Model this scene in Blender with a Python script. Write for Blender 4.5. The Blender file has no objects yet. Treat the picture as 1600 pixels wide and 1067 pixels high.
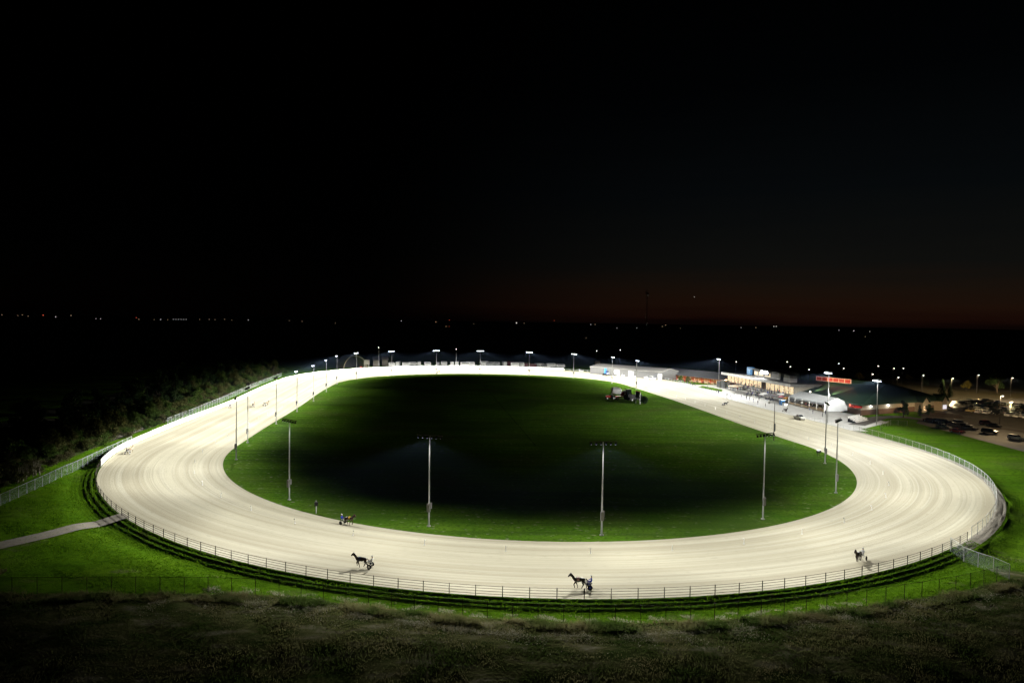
import bpy, bmesh, math, random
import numpy as np
from mathutils import Vector, Matrix
random.seed(7); RNG = np.random.default_rng(7)
S = bpy.context.scene
COL = S.collection
# ------------------------------------------------------------------ camera, world, exposure
FPX, PITCH, ROLL, CAMH = 1067.0, 0.030201786, 0.014852979, 31.507277
cam = bpy.data.cameras.new('camera'); camo = bpy.data.objects.new('camera', cam); COL.objects.link(camo)
cam.sensor_width = 36.0; cam.lens = 36.0 * FPX / 1600.0; cam.clip_end = 30000; cam.clip_start = 0.5
cF = np.array([0, math.cos(PITCH), -math.sin(PITCH)]); cU0 = np.array([0, math.sin(PITCH), math.cos(PITCH)])
cX = math.cos(ROLL) * np.array([1., 0, 0]) + math.sin(ROLL) * cU0
cU = -math.sin(ROLL) * np.array([1., 0, 0]) + math.cos(ROLL) * cU0
camo.matrix_world = Matrix([[cX[i], cU[i], -cF[i], (0, 0, CAMH)[i]] for i in range(3)] + [[0, 0, 0, 1]])
S.camera = camo
S.view_settings.view_transform = 'Standard'; S.view_settings.look = 'None'
S.view_settings.gamma = 1.0; S.view_settings.exposure = 0.0
world = bpy.data.worlds.new("World"); S.world = world; world.use_nodes = True
wn, wl = world.node_tree.nodes, world.node_tree.links
bg = wn['Background']
tc = wn.new('ShaderNodeTexCoord'); sep = wn.new('ShaderNodeSeparateXYZ'); wl.new(tc.outputs['Generated'], sep.inputs[0])
# the afterglow: a band of dusk low in the sky, strongest towards the set sun (right of the view)
mr = wn.new('ShaderNodeMapRange'); mr.inputs[1].default_value = 0.0; mr.inputs[2].default_value = 0.5
# thin cloud streaks lift and lower the bands a little
skm = wn.new('ShaderNodeMapping'); skm.inputs['Scale'].default_value = (3, 3, 55); wl.new(tc.outputs['Generated'], skm.inputs[0])
skn = wn.new('ShaderNodeTexNoise'); skn.inputs['Scale'].default_value = 1.0; skn.inputs['Detail'].default_value = 4; wl.new(skm.outputs[0], skn.inputs['Vector'])
ska = wn.new('ShaderNodeMath'); ska.operation = 'MULTIPLY_ADD'; ska.inputs[1].default_value = .035; ska.inputs[2].default_value = -.0175; wl.new(skn.outputs[0], ska.inputs[0])
skb = wn.new('ShaderNodeMath'); skb.operation = 'ADD'; wl.new(ska.outputs[0], skb.inputs[0]); wl.new(sep.outputs['Z'], skb.inputs[1]); wl.new(skb.outputs[0], mr.inputs[0])
ramp = wn.new('ShaderNodeValToRGB'); wl.new(mr.outputs[0], ramp.inputs[0])
els = ramp.color_ramp.elements
SKY = [(0.0, (.0040, .0015, .0012)), (0.016, (.0110, .0036, .0020)), (0.05, (.0150, .0062, .0032)), (0.10, (.0115, .0068, .0042)), (0.17, (.0058, .0058, .0050)),
       (0.36, (.0024, .0034, .0040)), (0.62, (.0006, .0010, .0013)), (0.95, (.0001, .00015, .0002))]
els[0].position, els[0].color = SKY[0][0], (*SKY[0][1], 1); els[1].position, els[1].color = SKY[-1][0], (*SKY[-1][1], 1)
for p, c in SKY[1:-1]:
    e = els.new(p); e.color = (*c, 1)
dv = wn.new('ShaderNodeVectorMath'); dv.operation = 'DOT_PRODUCT'
_az = math.radians(38); dv.inputs[1].default_value = (math.sin(_az), math.cos(_az), 0)
wl.new(tc.outputs['Generated'], dv.inputs[0])
mz = wn.new('ShaderNodeMapRange'); mz.interpolation_type = 'SMOOTHSTEP'
mz.inputs[1].default_value = 0.62; mz.inputs[2].default_value = 1.0; mz.inputs[3].default_value = 0.03; mz.inputs[4].default_value = 1.0
wl.new(dv.outputs['Value'], mz.inputs[0])
mx = wn.new('ShaderNodeVectorMath'); mx.operation = 'SCALE'; wl.new(ramp.outputs[0], mx.inputs[0]); wl.new(mz.outputs[0], mx.inputs['Scale'])
wl.new(mx.outputs[0], bg.inputs['Color']); bg.inputs['Strength'].default_value = 0.78
# no sun: it has set
FLOOD_W = 4450.0          # radiant power of one floodlight group, watts
FLOOD_COL = (1.0, 0.985, 0.92)

# ------------------------------------------------------------------ the oval and the lie of the land
CX, CY, ANG, HL, R0 = -3.946750332, 255.28886933, 0.12407908, 83.50912400, 73.36462025
CI = [-2.197, 2.053, -2.966, -0.16, 1.682, -1.891, -0.746, 0.036, -0.418, -0.122, 0.341, -0.092, 0.124, 0.093, -0.274]
CO = [23.932, 0.314, 0.927, -0.853, 0.718, -0.523, -0.809, 0.09, -0.151, 0.703, 0.501, 0.546, 1.001, -0.081, -0.313]
PER = 4 * HL + 2 * math.pi * R0
ca, sa = math.cos(ANG), math.sin(ANG)
def fser(c, t):
    r = np.full_like(t, c[0])
    for k in range(1, 8):
        r = r + c[2*k-1] * np.cos(2*np.pi*k*t) + c[2*k] * np.sin(2*np.pi*k*t)
    return r
def sm(x, a, b):
    u = np.clip((x - a) / (b - a), 0, 1); return u * u * (3 - 2 * u)
def bank(t):
    far = sm(t, .16, .27) * (1 - sm(t, .44, .55)); near = sm(t, .66, .77) * (1 - sm(t, .92, 1.0))
    return .35 + .85 * np.maximum(far, near)
def terr(t):
    return sm(t, .685, .715) * (1 - sm(t, .893, .905))
def tf(P):
    """world xy -> lap parameter t, lateral distance d from the oval's base line"""
    P = np.atleast_2d(np.asarray(P, float)); D = P[:, :2] - [CX, CY]
    u = D @ [-sa, ca]; v = D @ [ca, sa]
    d = np.hypot(np.maximum(np.abs(u) - HL, 0), v) - R0
    s = np.where(np.abs(u) <= HL, np.where(v > 0, u + HL, 2*HL + np.pi*R0 + HL - u),
        np.where(u > HL, 2*HL + R0*np.arctan2(u - HL, v), 4*HL + np.pi*R0 + R0*np.arctan2(-(u + HL), -v)))
    return s / PER, d
def pos(t, d):
    t = np.atleast_1d(np.asarray(t, float)) % 1.0; d = np.broadcast_to(np.asarray(d, float), t.shape)
    s = t * PER; out = np.zeros((len(t), 2))
    a1, a2, a3 = 2*HL, 2*HL + np.pi*R0, 4*HL + np.pi*R0
    r = R0 + d
    th1 = (s - a1) / R0; th2 = (s - a3) / R0
    u = np.where(s < a1, s - HL, np.where(s < a2, HL + r*np.sin(th1), np.where(s < a3, HL - (s - a2), -HL - r*np.sin(th2))))
    v = np.where(s < a1, r, np.where(s < a2, r*np.cos(th1), np.where(s < a3, -r, -r*np.cos(th2))))
    out[:, 0] = CX - sa*u + ca*v; out[:, 1] = CY + ca*u + sa*v
    return out
PE = np.array([0, .3, .5, 1.1, 1.3, 1.9, 2.1, 4.2]); PZ = np.array([0, .02, .20, .18, .37, .35, .54, .56])
def gz(P):
    t, d = tf(P); di, do = fser(CI, t), fser(CO, t); B = bank(t)
    f = np.clip((d - di) / (do - di), 0, 1); e = d - do
    w = terr(t)
    zt = B - np.interp(e, PE, PZ) + 0.5 * sm(e, 2.4, 7.0) - 0.8 * sm(e, 60, 200)
    zs = B * (1 - sm(e, 0, 5))
    # rough bank on the near side rolls away from the lights
    zo = w * zt + (1 - w) * zs - 2.7 * sm(beyond(P), 3.0, 24) * (1 - sm(e, 60, 150))
    return np.where(e > 0, zo, B * f)
def gz1(x, y): return float(gz([[x, y]])[0])
def ray(px, py):
    return (px - 800) / FPX * cX - (py - 533.5) / FPX * cU + cF
def atz(px, py, z):
    d = ray(px, py); t = (z - CAMH) / d[2]; return np.array([d[0]*t, d[1]*t, z])
def at(px, py, h=0.0):
    """the ground point (raised by h) seen at a photograph pixel"""
    z = 0.0
    for _ in range(12):
        p = atz(px, py, z + h); z = 0.5 * z + 0.5 * gz1(p[0], p[1])
    return Vector((p[0], p[1], gz1(p[0], p[1])))
def tang(x, y):
    t, d = tf([[x, y]]); a = pos(t - .002, d)[0]; b = pos(t + .002, d)[0]; v = Vector(b - a).normalized()
    return v, Vector((v.y, -v.x))          # along the lap (anticlockwise), outward
O_ = np.array([103.4, 205.7]); A_ = np.array([-.1238, .9923]); B_ = np.array([.9923, .1238])
def L(a, b):
    p = O_ + a * A_ + b * B_; return Vector((p[0], p[1], gz1(p[0], p[1])))
YAW_A = math.atan2(A_[1], A_[0])           # yaw of the home-stretch frame (local x = away along the stretch, local -y = right)

FENCE_PX = [(1577, 905), (1500, 925), (1400, 941), (1250, 960), (1065, 972), (940, 973), (800, 968), (680, 958), (560, 943), (440, 931), (300, 928), (140, 928), (-60, 930)]
FENCE_W = np.array([atz(x, y, .95)[:2] for x, y in FENCE_PX])[::-1]
def beyond(P):
    """metres past the foreground fence, towards the viewer"""
    P = np.atleast_2d(P); return np.interp(P[:, 0], FENCE_W[:, 0], FENCE_W[:, 1], left=80, right=FENCE_W[-1, 1] + 4) - P[:, 1]

# ------------------------------------------------------------------ materials
def mat(name, c, c2=None, scale=2.0, rough=.8, metal=0., bump=0., bscale=None, detail=5, emit=None, es=0., lo=.35, hi=.65, stretch=None, uv=False, spec=.3, sampling=True):
    m = bpy.data.materials.new(name); m.use_nodes = True
    n, l = m.node_tree.nodes, m.node_tree.links; b = n['Principled BSDF']
    b.inputs['Roughness'].default_value = rough; b.inputs['Metallic'].default_value = metal
    b.inputs['Specular IOR Level'].default_value = spec
    b.inputs['Base Color'].default_value = (*c, 1)
    t = n.new('ShaderNodeTexCoord'); src = t.outputs['UV' if uv else 'Object']
    if stretch:
        mp = n.new('ShaderNodeMapping'); mp.inputs['Scale'].default_value = stretch; l.new(src, mp.inputs[0]); src = mp.outputs[0]
    c2 = c2 or tuple(x * .8 for x in c)
    nz = n.new('ShaderNodeTexNoise'); nz.inputs['Scale'].default_value = scale; nz.inputs['Detail'].default_value = detail; l.new(src, nz.inputs['Vector'])
    mp2 = n.new('ShaderNodeMapRange'); mp2.inputs[1].default_value = lo; mp2.inputs[2].default_value = hi; l.new(nz.outputs[0], mp2.inputs[0])
    mix = n.new('ShaderNodeMix'); mix.data_type = 'RGBA'; mix.inputs[6].default_value = (*c, 1); mix.inputs[7].default_value = (*c2, 1)
    l.new(mp2.outputs[0], mix.inputs[0]); l.new(mix.outputs[2], b.inputs['Base Color'])
    if bump:
        nb = n.new('ShaderNodeTexNoise'); nb.inputs['Scale'].default_value = bscale or scale * 3; nb.inputs['Detail'].default_value = 4; l.new(src, nb.inputs['Vector'])
        bp = n.new('ShaderNodeBump'); bp.inputs['Strength'].default_value = min(1, bump); bp.inputs['Distance'].default_value = .1 * max(1, bump)
        l.new(nb.outputs[0], bp.inputs['Height']); l.new(bp.outputs[0], b.inputs['Normal'])
    if emit:
        b.inputs['Emission Color'].default_value = (*emit, 1); b.inputs['Emission Strength'].default_value = es
        if not sampling: m.cycles.emission_sampling = 'NONE'
    return m
def layer(m, col, scale, lo, hi, stretch=None, uv=False, amount=1.0, detail=5, seed=0.0):
    """adds one more noise-masked colour over a material's base colour"""
    n, l = m.node_tree.nodes, m.node_tree.links; b = n['Principled BSDF']
    prev = b.inputs['Base Color'].links[0].from_socket
    t = n.new('ShaderNodeTexCoord'); src = t.outputs['UV' if uv else 'Object']
    mp = n.new('ShaderNodeMapping'); mp.inputs['Scale'].default_value = stretch or (1, 1, 1); mp.inputs['Location'].default_value = (seed, seed*.7, seed*.3)
    l.new(src, mp.inputs[0])
    nz = n.new('ShaderNodeTexNoise'); nz.inputs['Scale'].default_value = scale; nz.inputs['Detail'].default_value = detail; l.new(mp.outputs[0], nz.inputs['Vector'])
    r = n.new('ShaderNodeMapRange'); r.inputs[1].default_value = lo; r.inputs[2].default_value = hi; r.inputs[4].default_value = amount; l.new(nz.outputs[0], r.inputs[0])
    mix = n.new('ShaderNodeMix'); mix.data_type = 'RGBA'; mix.inputs[7].default_value = (*col, 1)
    l.new(r.outputs[0], mix.inputs[0]); l.new(prev, mix.inputs[6]); l.new(mix.outputs[2], b.inputs['Base Color'])
    return r, mix
def glow(name, c, s, sampling=False):
    return mat(name, (.5, .5, .5), emit=c, es=s, sampling=sampling)

MT = {}
# sand of the track: harrowed lanes run along the lap (UV: x = metres across, y = metres along)
m = mat('track_sand', (.515, .487, .37), (.405, .372, .272), scale=1.0, rough=.95, bump=.35, bscale=9, uv=True, stretch=(.55, .006, 1), lo=.4, hi=.62, spec=.1)
layer(m, (.57, .55, .44), 1.0, .52, .66, stretch=(1.6, .012, 1), uv=True, amount=.6, seed=3)
layer(m, (.345, .32, .24), 1.0, .54, .70, stretch=(3.5, .02, 1), uv=True, amount=.65, seed=9)
layer(m, (.39, .36, .27), .16, .48, .7, uv=True, amount=.5, seed=5, stretch=(1, .3, 1))
layer(m, (.34, .31, .23), 2.2, .58, .72, uv=True, amount=.5, seed=15, stretch=(1, .35, 1), detail=8)
MT['sand'] = m
m = mat('infield_grass', (.064, .150, .010), (.090, .175, .014), scale=.12, rough=.95, bump=1.0, bscale=5, spec=0.0)
layer(m, (.03, .075, .008), 1.6, .48, .66, amount=.75)
layer(m, (.085, .10, .03), .05, .52, .68, amount=.6, seed=4)
layer(m, (.040, .085, .010), .5, .45, .62, amount=.6, seed=18, stretch=(.04, 1, 1))
layer(m, (.22, .24, .15),   1.3, .62, .69, amount=.8, seed=8, detail=8, stretch=(.6, 1, 1))
layer(m, (.035, .07, .012), .03, .5, .6, amount=.6, seed=12)
MT['infield'] = m
m = mat('grass', (.072, .172, .007), (.10, .195, .010), scale=.1, rough=.95, bump=1.0, bscale=4, spec=0.0)
layer(m, (.038, .095, .005), 1.3, .48, .66, amount=.8)
layer(m, (.075, .095, .03), .06, .55, .7, amount=.5, seed=6)
layer(m, (.045, .10, .006), .45, .45, .62, amount=.55, seed=28, stretch=(.05, 1, 1))
layer(m, (.15, .15, .07), .3, .62, .72, amount=.6, seed=31, detail=8, stretch=(.4, 1, 1))
MT['grass'] = m
def rough_zone(m):
    n, l = m.node_tree.nodes, m.node_tree.links
    r, mix = layer(m, (.105, .088, .05), 1.0, 0, 1)[0], None
    mixn = n['Principled BSDF'].inputs['Base Color'].links[0].from_node
    a = n.new('ShaderNodeAttribute'); a.attribute_name = 'rough'
    t = n.new('ShaderNodeTexCoord'); z = n.new('ShaderNodeTexNoise'); z.inputs['Scale'].default_value = .5; z.inputs['Detail'].default_value = 6; l.new(t.outputs['Object'], z.inputs['Vector'])
    ad = n.new('ShaderNodeMath'); ad.operation = 'ADD'; l.new(a.outputs['Fac'], ad.inputs[0]); l.new(z.outputs[0], ad.inputs[1])
    k = n.new('ShaderNodeMapRange'); k.inputs[1].default_value = .85; k.inputs[2].default_value = 1.15; l.new(ad.outputs[0], k.inputs[0])
    l.new(k.outputs[0], mixn.inputs[0])
    z2 = n.new('ShaderNodeTexNoise'); z2.inputs['Scale'].default_value = .8; z2.inputs['Detail'].default_value = 6; mp = n.new('ShaderNodeMapping'); mp.inputs['Scale'].default_value = (.3, 1, 1)
    l.new(t.outputs['Object'], mp.inputs[0]); l.new(mp.outputs[0], z2.inputs['Vector'])
    rp = n.new('ShaderNodeValToRGB'); l.new(z2.outputs[0], rp.inputs[0]); e = rp.color_ramp.elements
    e[0].position, e[0].color = .36, (.06, .09, .024, 1); e[1].position, e[1].color = .72, (.32, .30, .22, 1); q = e.new(.54); q.color = (.15, .155, .065, 1)
    l.new(rp.outputs[0], mixn.inputs[7])
rough_zone(MT['grass'])
m = mat('terrace_grass', (.045, .10, .010), (.06, .12, .014), scale=.8, rough=.95, bump=1.0, bscale=4, spec=0.0)
layer(m, (.06, .045, .025), .5, .55, .7, amount=.7)
MT['terrace'] = m
m = mat('rough_ground', (.10, .085, .05), (.06, .065, .025), scale=.35, rough=.97, bump=1.0, bscale=3, spec=0.0)
layer(m, (.19, .165, .12), 1.0, .5, .66, amount=.8, stretch=(.25, 1, 1), seed=2)
MT['rough'] = m
MT['gravel'] = mat('gravel', (.34, .31, .26), (.27, .25, .2), scale=1.5, rough=.95, bump=.5, bscale=12)
MT['concrete'] = mat('apron_concrete', (.50, .50, .48), (.42, .42, .40), scale=.4, rough=.9, bump=.1, bscale=6)
MT['asphalt'] = mat('asphalt', (.085, .078, .066), (.06, .055, .048), scale=.3, rough=.85, bump=.1, bscale=10)
MT['bark'] = mat('bark_mulch', (.05, .032, .02), rough=.95, scale=3, bump=.6)
MT['steel'] = mat('galvanised_steel', (.5, .5, .48), (.42, .42, .41), scale=3, rough=.55, metal=.2)
MT['blacksteel'] = mat('black_steel', (.012, .012, .012), scale=8, rough=.5)
MT['rail'] = mat('weathered_rail', (.055, .045, .032), (.035, .03, .02), scale=4, rough=.7)
MT['white'] = mat('white_paint', (.80, .80, .78), (.74, .74, .72), scale=1.5, rough=.5)
MT['whiterail'] = mat('aluminium_rail', (.66, .68, .7), scale=3, rough=.4, metal=.3)
MT['grey'] = mat('grey_cladding', (.22, .215, .20), (.18, .175, .165), scale=1.5, rough=.7)
MT['darkgrey'] = mat('dark_grey_sheet', (.06, .062, .065), scale=2, rough=.6)
MT['beige'] = mat('beige_siding', (.36, .33, .27), scale=2, rough=.8)
MT['brick'] = mat('brown_brick', (.13, .08, .055), (.10, .06, .04), scale=6, rough=.9)
MT['greenroof'] = mat('green_metal_roof', (.038, .078, .050), (.032, .066, .042), scale=.6, rough=.45, stretch=(1, 6, 1))
MT['barnroof'] = mat('barn_roof', (.07, .072, .078), scale=.7, rough=.6)
MT['tent'] = mat('tent_fabric', (.54, .56, .57), (.49, .51, .52), scale=.8, rough=.7, bump=.15, bscale=2)
MT['red'] = mat('red_paint', (.42, .02, .012), scale=3, rough=.45)
MT['blue'] = mat('blue_paint', (.03, .17, .42), scale=3, rough=.45)
MT['orange'] = mat('orange_canvas', (.62, .28, .05), scale=3, rough=.8)
MT['tan'] = mat('tan_canvas', (.5, .38, .24), scale=3, rough=.8)
MT['rubber'] = mat('black_rubber', (.015, .015, .015), scale=6, rough=.85)
MT['glass'] = mat('dark_glass', (.01, .012, .014), scale=2, rough=.08, spec=.6)
MT['wood'] = mat('bark', (.085, .065, .045), (.05, .04, .03), scale=6, rough=.95)
MT['palewood'] = mat('pale_bark', (.26, .23, .18), scale=6, rough=.95)
MT['warmwin'] = mat('lit_window', (.5, .4, .25), emit=(1.0, .72, .36), es=.9, sampling=False)
MT['lens'] = glow('floodlight_lens', (.86, .93, 1.0), 14.0)
MT['lens_shielded'] = glow('shielded_floodlight_lens', (.72, .85, 1.0), 1.6)
MT['lamp'] = glow('street_lamp_lens', (1.0, .93, .78), 9.0)
def chain(name, col, cover, pitch=.06):
    m = bpy.data.materials.new(name); m.use_nodes = True
    n, l = m.node_tree.nodes, m.node_tree.links; b = n['Principled BSDF']; out = n['Material Output']
    b.inputs['Base Color'].default_value = (*col, 1); b.inputs['Roughness'].default_value = .5
    t = n.new('ShaderNodeTexCoord'); sp = n.new('ShaderNodeSeparateXYZ'); l.new(t.outputs['UV'], sp.inputs[0])
    masks = []
    for op in ('ADD', 'SUBTRACT'):
        a = n.new('ShaderNodeMath'); a.operation = op; l.new(sp.outputs[0], a.inputs[0]); l.new(sp.outputs[1], a.inputs[1])
        d = n.new('ShaderNodeMath'); d.operation = 'DIVIDE'; d.inputs[1].default_value = pitch; l.new(a.outputs[0], d.inputs[0])
        f = n.new('ShaderNodeMath'); f.operation = 'FRACT'; l.new(d.outputs[0], f.inputs[0])
        g = n.new('ShaderNodeMath'); g.operation = 'LESS_THAN'; g.inputs[1].default_value = cover / 2; l.new(f.outputs[0], g.inputs[0])
        masks.append(g)
    mx_ = n.new('ShaderNodeMath'); mx_.operation = 'MAXIMUM'; l.new(masks[0].outputs[0], mx_.inputs[0]); l.new(masks[1].outputs[0], mx_.inputs[1])
    tr = n.new('ShaderNodeBsdfTransparent'); ms = n.new('ShaderNodeMixShader')
    l.new(mx_.outputs[0], ms.inputs[0]); l.new(tr.outputs[0], ms.inputs[1]); l.new(b.outputs[0], ms.inputs[2]); l.new(ms.outputs[0], out.inputs[0])
    return m
MT['chain'] = chain('chain_link', (.24, .29, .27), .17)
MT['chaindark'] = chain('chain_link_weathered', (.25, .26, .24), .16)

# ------------------------------------------------------------------ mesh helpers
def tag(o, label=None, cat=None, group=None, kind=None):
    if label: o['label'] = label
    if cat: o['category'] = cat
    if group: o['group'] = group
    if kind: o['kind'] = kind
    return o
def empty(name, loc, rz=0.0, label=None, cat=None, group=None):
    o = bpy.data.objects.new(name, None); COL.objects.link(o); o.empty_display_size = .2
    o.location = loc; o.rotation_euler = (0, 0, rz); return tag(o, label, cat, group)
def copy_tree(o, parent=None):
    c = o.copy(); COL.objects.link(c)
    if parent is not None: c.parent = parent
    for ch in list(o.children): copy_tree(ch, c)
    return c
class MB:
    def __init__(s): s.v, s.f, s.m = [], [], []
    def add(s, vs, fs, mi=0):
        k = len(s.v); s.v += [tuple(v) for v in vs]; s.f += [tuple(i + k for i in f) for f in fs]; s.m += [mi] * len(fs)
    def box(s, c, d, rz=0., mi=0, top=1., rx=0., ry=0.):
        x, y, z = d[0]/2, d[1]/2, d[2]/2; M_ = Matrix.Translation(c) @ Matrix.Rotation(rz, 4, 'Z') @ Matrix.Rotation(ry, 4, 'Y') @ Matrix.Rotation(rx, 4, 'X')
        vs = [M_ @ Vector(p) for p in [(-x,-y,-z),(x,-y,-z),(x,y,-z),(-x,y,-z),(-x*top,-y*top,z),(x*top,-y*top,z),(x*top,y*top,z),(-x*top,y*top,z)]]
        s.add(vs, [(0,3,2,1),(4,5,6,7),(0,1,5,4),(1,2,6,5),(2,3,7,6),(3,0,4,7)], mi); return s
    def tube(s, p, q, r0, r1=None, n=8, mi=0, cap=True):
        r1 = r0 if r1 is None else r1; p, q = Vector(p), Vector(q); d = (q - p)
        if d.length < 1e-6: return s
        d.normalize(); a = d.orthogonal().normalized(); b = d.cross(a)
        vs = [];
        for c, r in ((p, r0), (q, r1)):
            vs += [c + (a*math.cos(2*math.pi*i/n) + b*math.sin(2*math.pi*i/n)) * r for i in range(n)]
        fs = [(i, (i+1) % n, n + (i+1) % n, n + i) for i in range(n)]
        if cap: fs += [tuple(range(n-1, -1, -1)), tuple(range(n, 2*n))]
        s.add(vs, fs, mi); return s
    def path(s, pts, r, n=6, mi=0):
        for a, b in zip(pts, pts[1:]): s.tube(a, b, r, r, n, mi, cap=True)
        return s
    def lathe(s, prof, c=(0,0,0), n=12, mi=0, axis='z'):
        vs = []
        for r, z in prof:
            for i in range(n):
                a = 2*math.pi*i/n
                if axis == 'z': vs.append((c[0] + r*math.cos(a), c[1] + r*math.sin(a), c[2] + z))
                elif axis == 'y': vs.append((c[0] + r*math.cos(a), c[1] + z, c[2] + r*math.sin(a)))
                else: vs.append((c[0] + z, c[1] + r*math.cos(a), c[2] + r*math.sin(a)))
        fs = []
        for k in range(len(prof) - 1):
            for i in range(n): fs.append((k*n+i, k*n+(i+1) % n, (k+1)*n+(i+1) % n, (k+1)*n+i))
        fs += [tuple(range(n-1, -1, -1)), tuple(range((len(prof)-1)*n, len(prof)*n))]
        s.add(vs, fs, mi); return s
    def prism(s, poly, y0, y1, mi=0, top=None):
        """side outline in x,z extruded along y; top = inset of the upper half-width (tumblehome) as function z->factor"""
        n = len(poly); vs = []
        for y in (y0, y1):
            for x, z in poly: vs.append((x, y * (top(z) if top else 1), z))
        s.add(vs, [tuple(range(n)), tuple(range(2*n-1, n-1, -1))] + [(i, n+i, n+(i+1) % n, (i+1) % n) for i in range(n)], mi); return s
    def build(s, name, mats, parent=None, smooth=False, bevel=0.):
        me = bpy.data.meshes.new(name)
        me.from_pydata(s.v, [], s.f)
        mats = mats if isinstance(mats, (list, tuple)) else [mats]
        for x in mats: me.materials.append(x)
        if len(mats) > 1: me.polygons.foreach_set('material_index', s.m)
        bm = bmesh.new(); bm.from_mesh(me)
        bmesh.ops.recalc_face_normals(bm, faces=bm.faces)
        if bevel: bmesh.ops.bevel(bm, geom=list(bm.edges), offset=bevel, segments=2, affect='EDGES', clamp_overlap=True)
        if smooth:
            for f in bm.faces: f.smooth = True
        bm.to_mesh(me); bm.free()
        o = bpy.data.objects.new(name, me); COL.objects.link(o)
        if parent is not None: o.parent = parent
        return o
def grid_mesh(name, V, nu, nv, mats, uv=None, closed_u=False, midx=None, smooth=True):
    """V: nv rows of nu points"""
    V = np.asarray(V, float).reshape(-1, 3)
    iu = np.arange(nu if closed_u else nu - 1); jv = np.arange(nv - 1)
    I, J = np.meshgrid(iu, jv); I2 = (I + 1) % nu
    F = np.stack([J*nu+I, J*nu+I2, (J+1)*nu+I2, (J+1)*nu+I], -1).reshape(-1, 4)
    me = bpy.data.meshes.new(name); me.vertices.add(len(V)); me.vertices.foreach_set('co', V.ravel())
    me.loops.add(F.size); me.loops.foreach_set('vertex_index', F.ravel().astype(np.int32))
    me.polygons.add(len(F)); me.polygons.foreach_set('loop_start', np.arange(0, F.size, 4, dtype=np.int32)); me.polygons.foreach_set('loop_total', np.full(len(F), 4, np.int32))
    for m_ in (mats if isinstance(mats, (list, tuple)) else [mats]): me.materials.append(m_)
    if midx is not None: me.polygons.foreach_set('material_index', np.asarray(midx, np.int32).ravel())
    me.polygons.foreach_set('use_smooth', np.full(len(F), smooth))
    if uv is not None:
        U = me.uv_layers.new(name='UVMap'); U.data.foreach_set('uv', uv[F.ravel()].astype(np.float32).ravel())
    me.update(calc_edges=True); me.validate()
    o = bpy.data.objects.new(name, me); COL.objects.link(o); return o
def structure(o, label=None):
    o['kind'] = 'structure'
    if label: o['label'] = label
    return o

# ------------------------------------------------------------------ ground, track, infield
NT = 900
T = np.arange(NT) / NT
DI, DO, BK = fser(CI, T), fser(CO, T), bank(T)
def rings(offs, base, jitter=0.0):
    rows = []
    for e in offs:
        p = pos(T, base + e); z = gz(p)
        rows.append(np.c_[p, z])
    return np.array(rows)
# track surface, with a few centimetres of overlap under the grass edges
K = 14
rows = []; uvs = []
for k in range(K + 1):
    f = k / K; d = DI + (DO - DI) * f
    p = pos(T, d); rows.append(np.c_[p, BK * f])
    uvs.append(np.c_[d, T * PER])
rows = np.array(rows); uvs = np.array(uvs)
rows = np.concatenate([rows, rows[:, :1]], 1); uvs = np.concatenate([uvs, np.c_[uvs[:, :1, :1], uvs[:, :1, 1:] * 0 + PER]], 1)
trk = grid_mesh('race_track', rows, NT + 1, K + 1, MT['sand'], uv=uvs.reshape(-1, 2))
structure(trk, 'pale sand race track oval harrowed in lanes')
# infield
rows = []
for f in [0, .006, .015, .03, .05, .08, .12, .18, .26, .36, .5, .66, .82, 1]:
    p = pos(T, DI * (1 - f) + (-R0 + .05) * f); rows.append(np.c_[p, .012 + 0 * T])
rows = np.array(rows); rows[0] += np.c_[np.zeros((NT, 2)), -.012 * np.ones(NT)]
inf = grid_mesh('infield_lawn', rows, NT, len(rows), MT['infield'], closed_u=True); structure(inf, 'dark green infield lawn inside the track')
# the ground outside
EO = [0, .3, .4, .5, .8, 1.1, 1.2, 1.3, 1.6, 1.9, 2.0, 2.1, 3.0, 4.2, 5, 6, 7, 8, 9, 10, 11, 12, 13.5, 15, 17, 19, 22, 25, 29, 34, 40, 50, 65, 90, 130, 200, 350, 700, 1500, 3500, 9000, 18000]
RG = rings(EO, DO)
nz_ = RNG.normal(0, 1, RG.shape[:2]) * (sm(T, .56, .6) * (1 - sm(T, .955, .975)))[None]
ker = np.array([.25, .5, .25])
for _ in range(2):
    nz_ = np.apply_along_axis(lambda r: np.convolve(np.r_[r[-1], r, r[0]], ker, 'valid'), 1, nz_)
amp = np.interp(EO, [0, .3, 1, 3, 6, 9, 12, 40, 120, 400], [0, .04, .055, .055, .05, .07, .12, .15, .15, 0])
RG[:, :, 2] += nz_ * amp[:, None]
RG[-4:, :, 2] -= np.array([2, 6, 12, 22])[:, None] * 0
mi = np.zeros((len(EO) - 1, NT), int)
te = terr(T)
for j in range(len(EO) - 1):
    e = (EO[j] + EO[j+1]) / 2
    if e < 2.3: mi[j] = np.where(te > .5, 1, np.where((T > .86) | (T < .03), 3, 0))
    if e < 1.7: mi[j] = np.where(te > .5, 1, np.where((T > .89) | (T < .03), 3, mi[j]))
    elif e < 3.3: mi[j] = np.where((te <= .5), 0, mi[j])
RG[:, :, 2] -= 0
gr = grid_mesh('ground', RG, NT, len(EO), [MT['grass'], MT['terrace'], MT['rough'], MT['gravel']], closed_u=True, midx=mi)
at_ = gr.data.attributes.new('rough', 'FLOAT', 'POINT'); at_.data.foreach_set('value', np.clip(beyond(RG.reshape(-1, 3)[:, :2]) * .5 + .25, 0, 1).astype(np.float32))
structure(gr, 'green grass and rough ground around the track')
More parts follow.
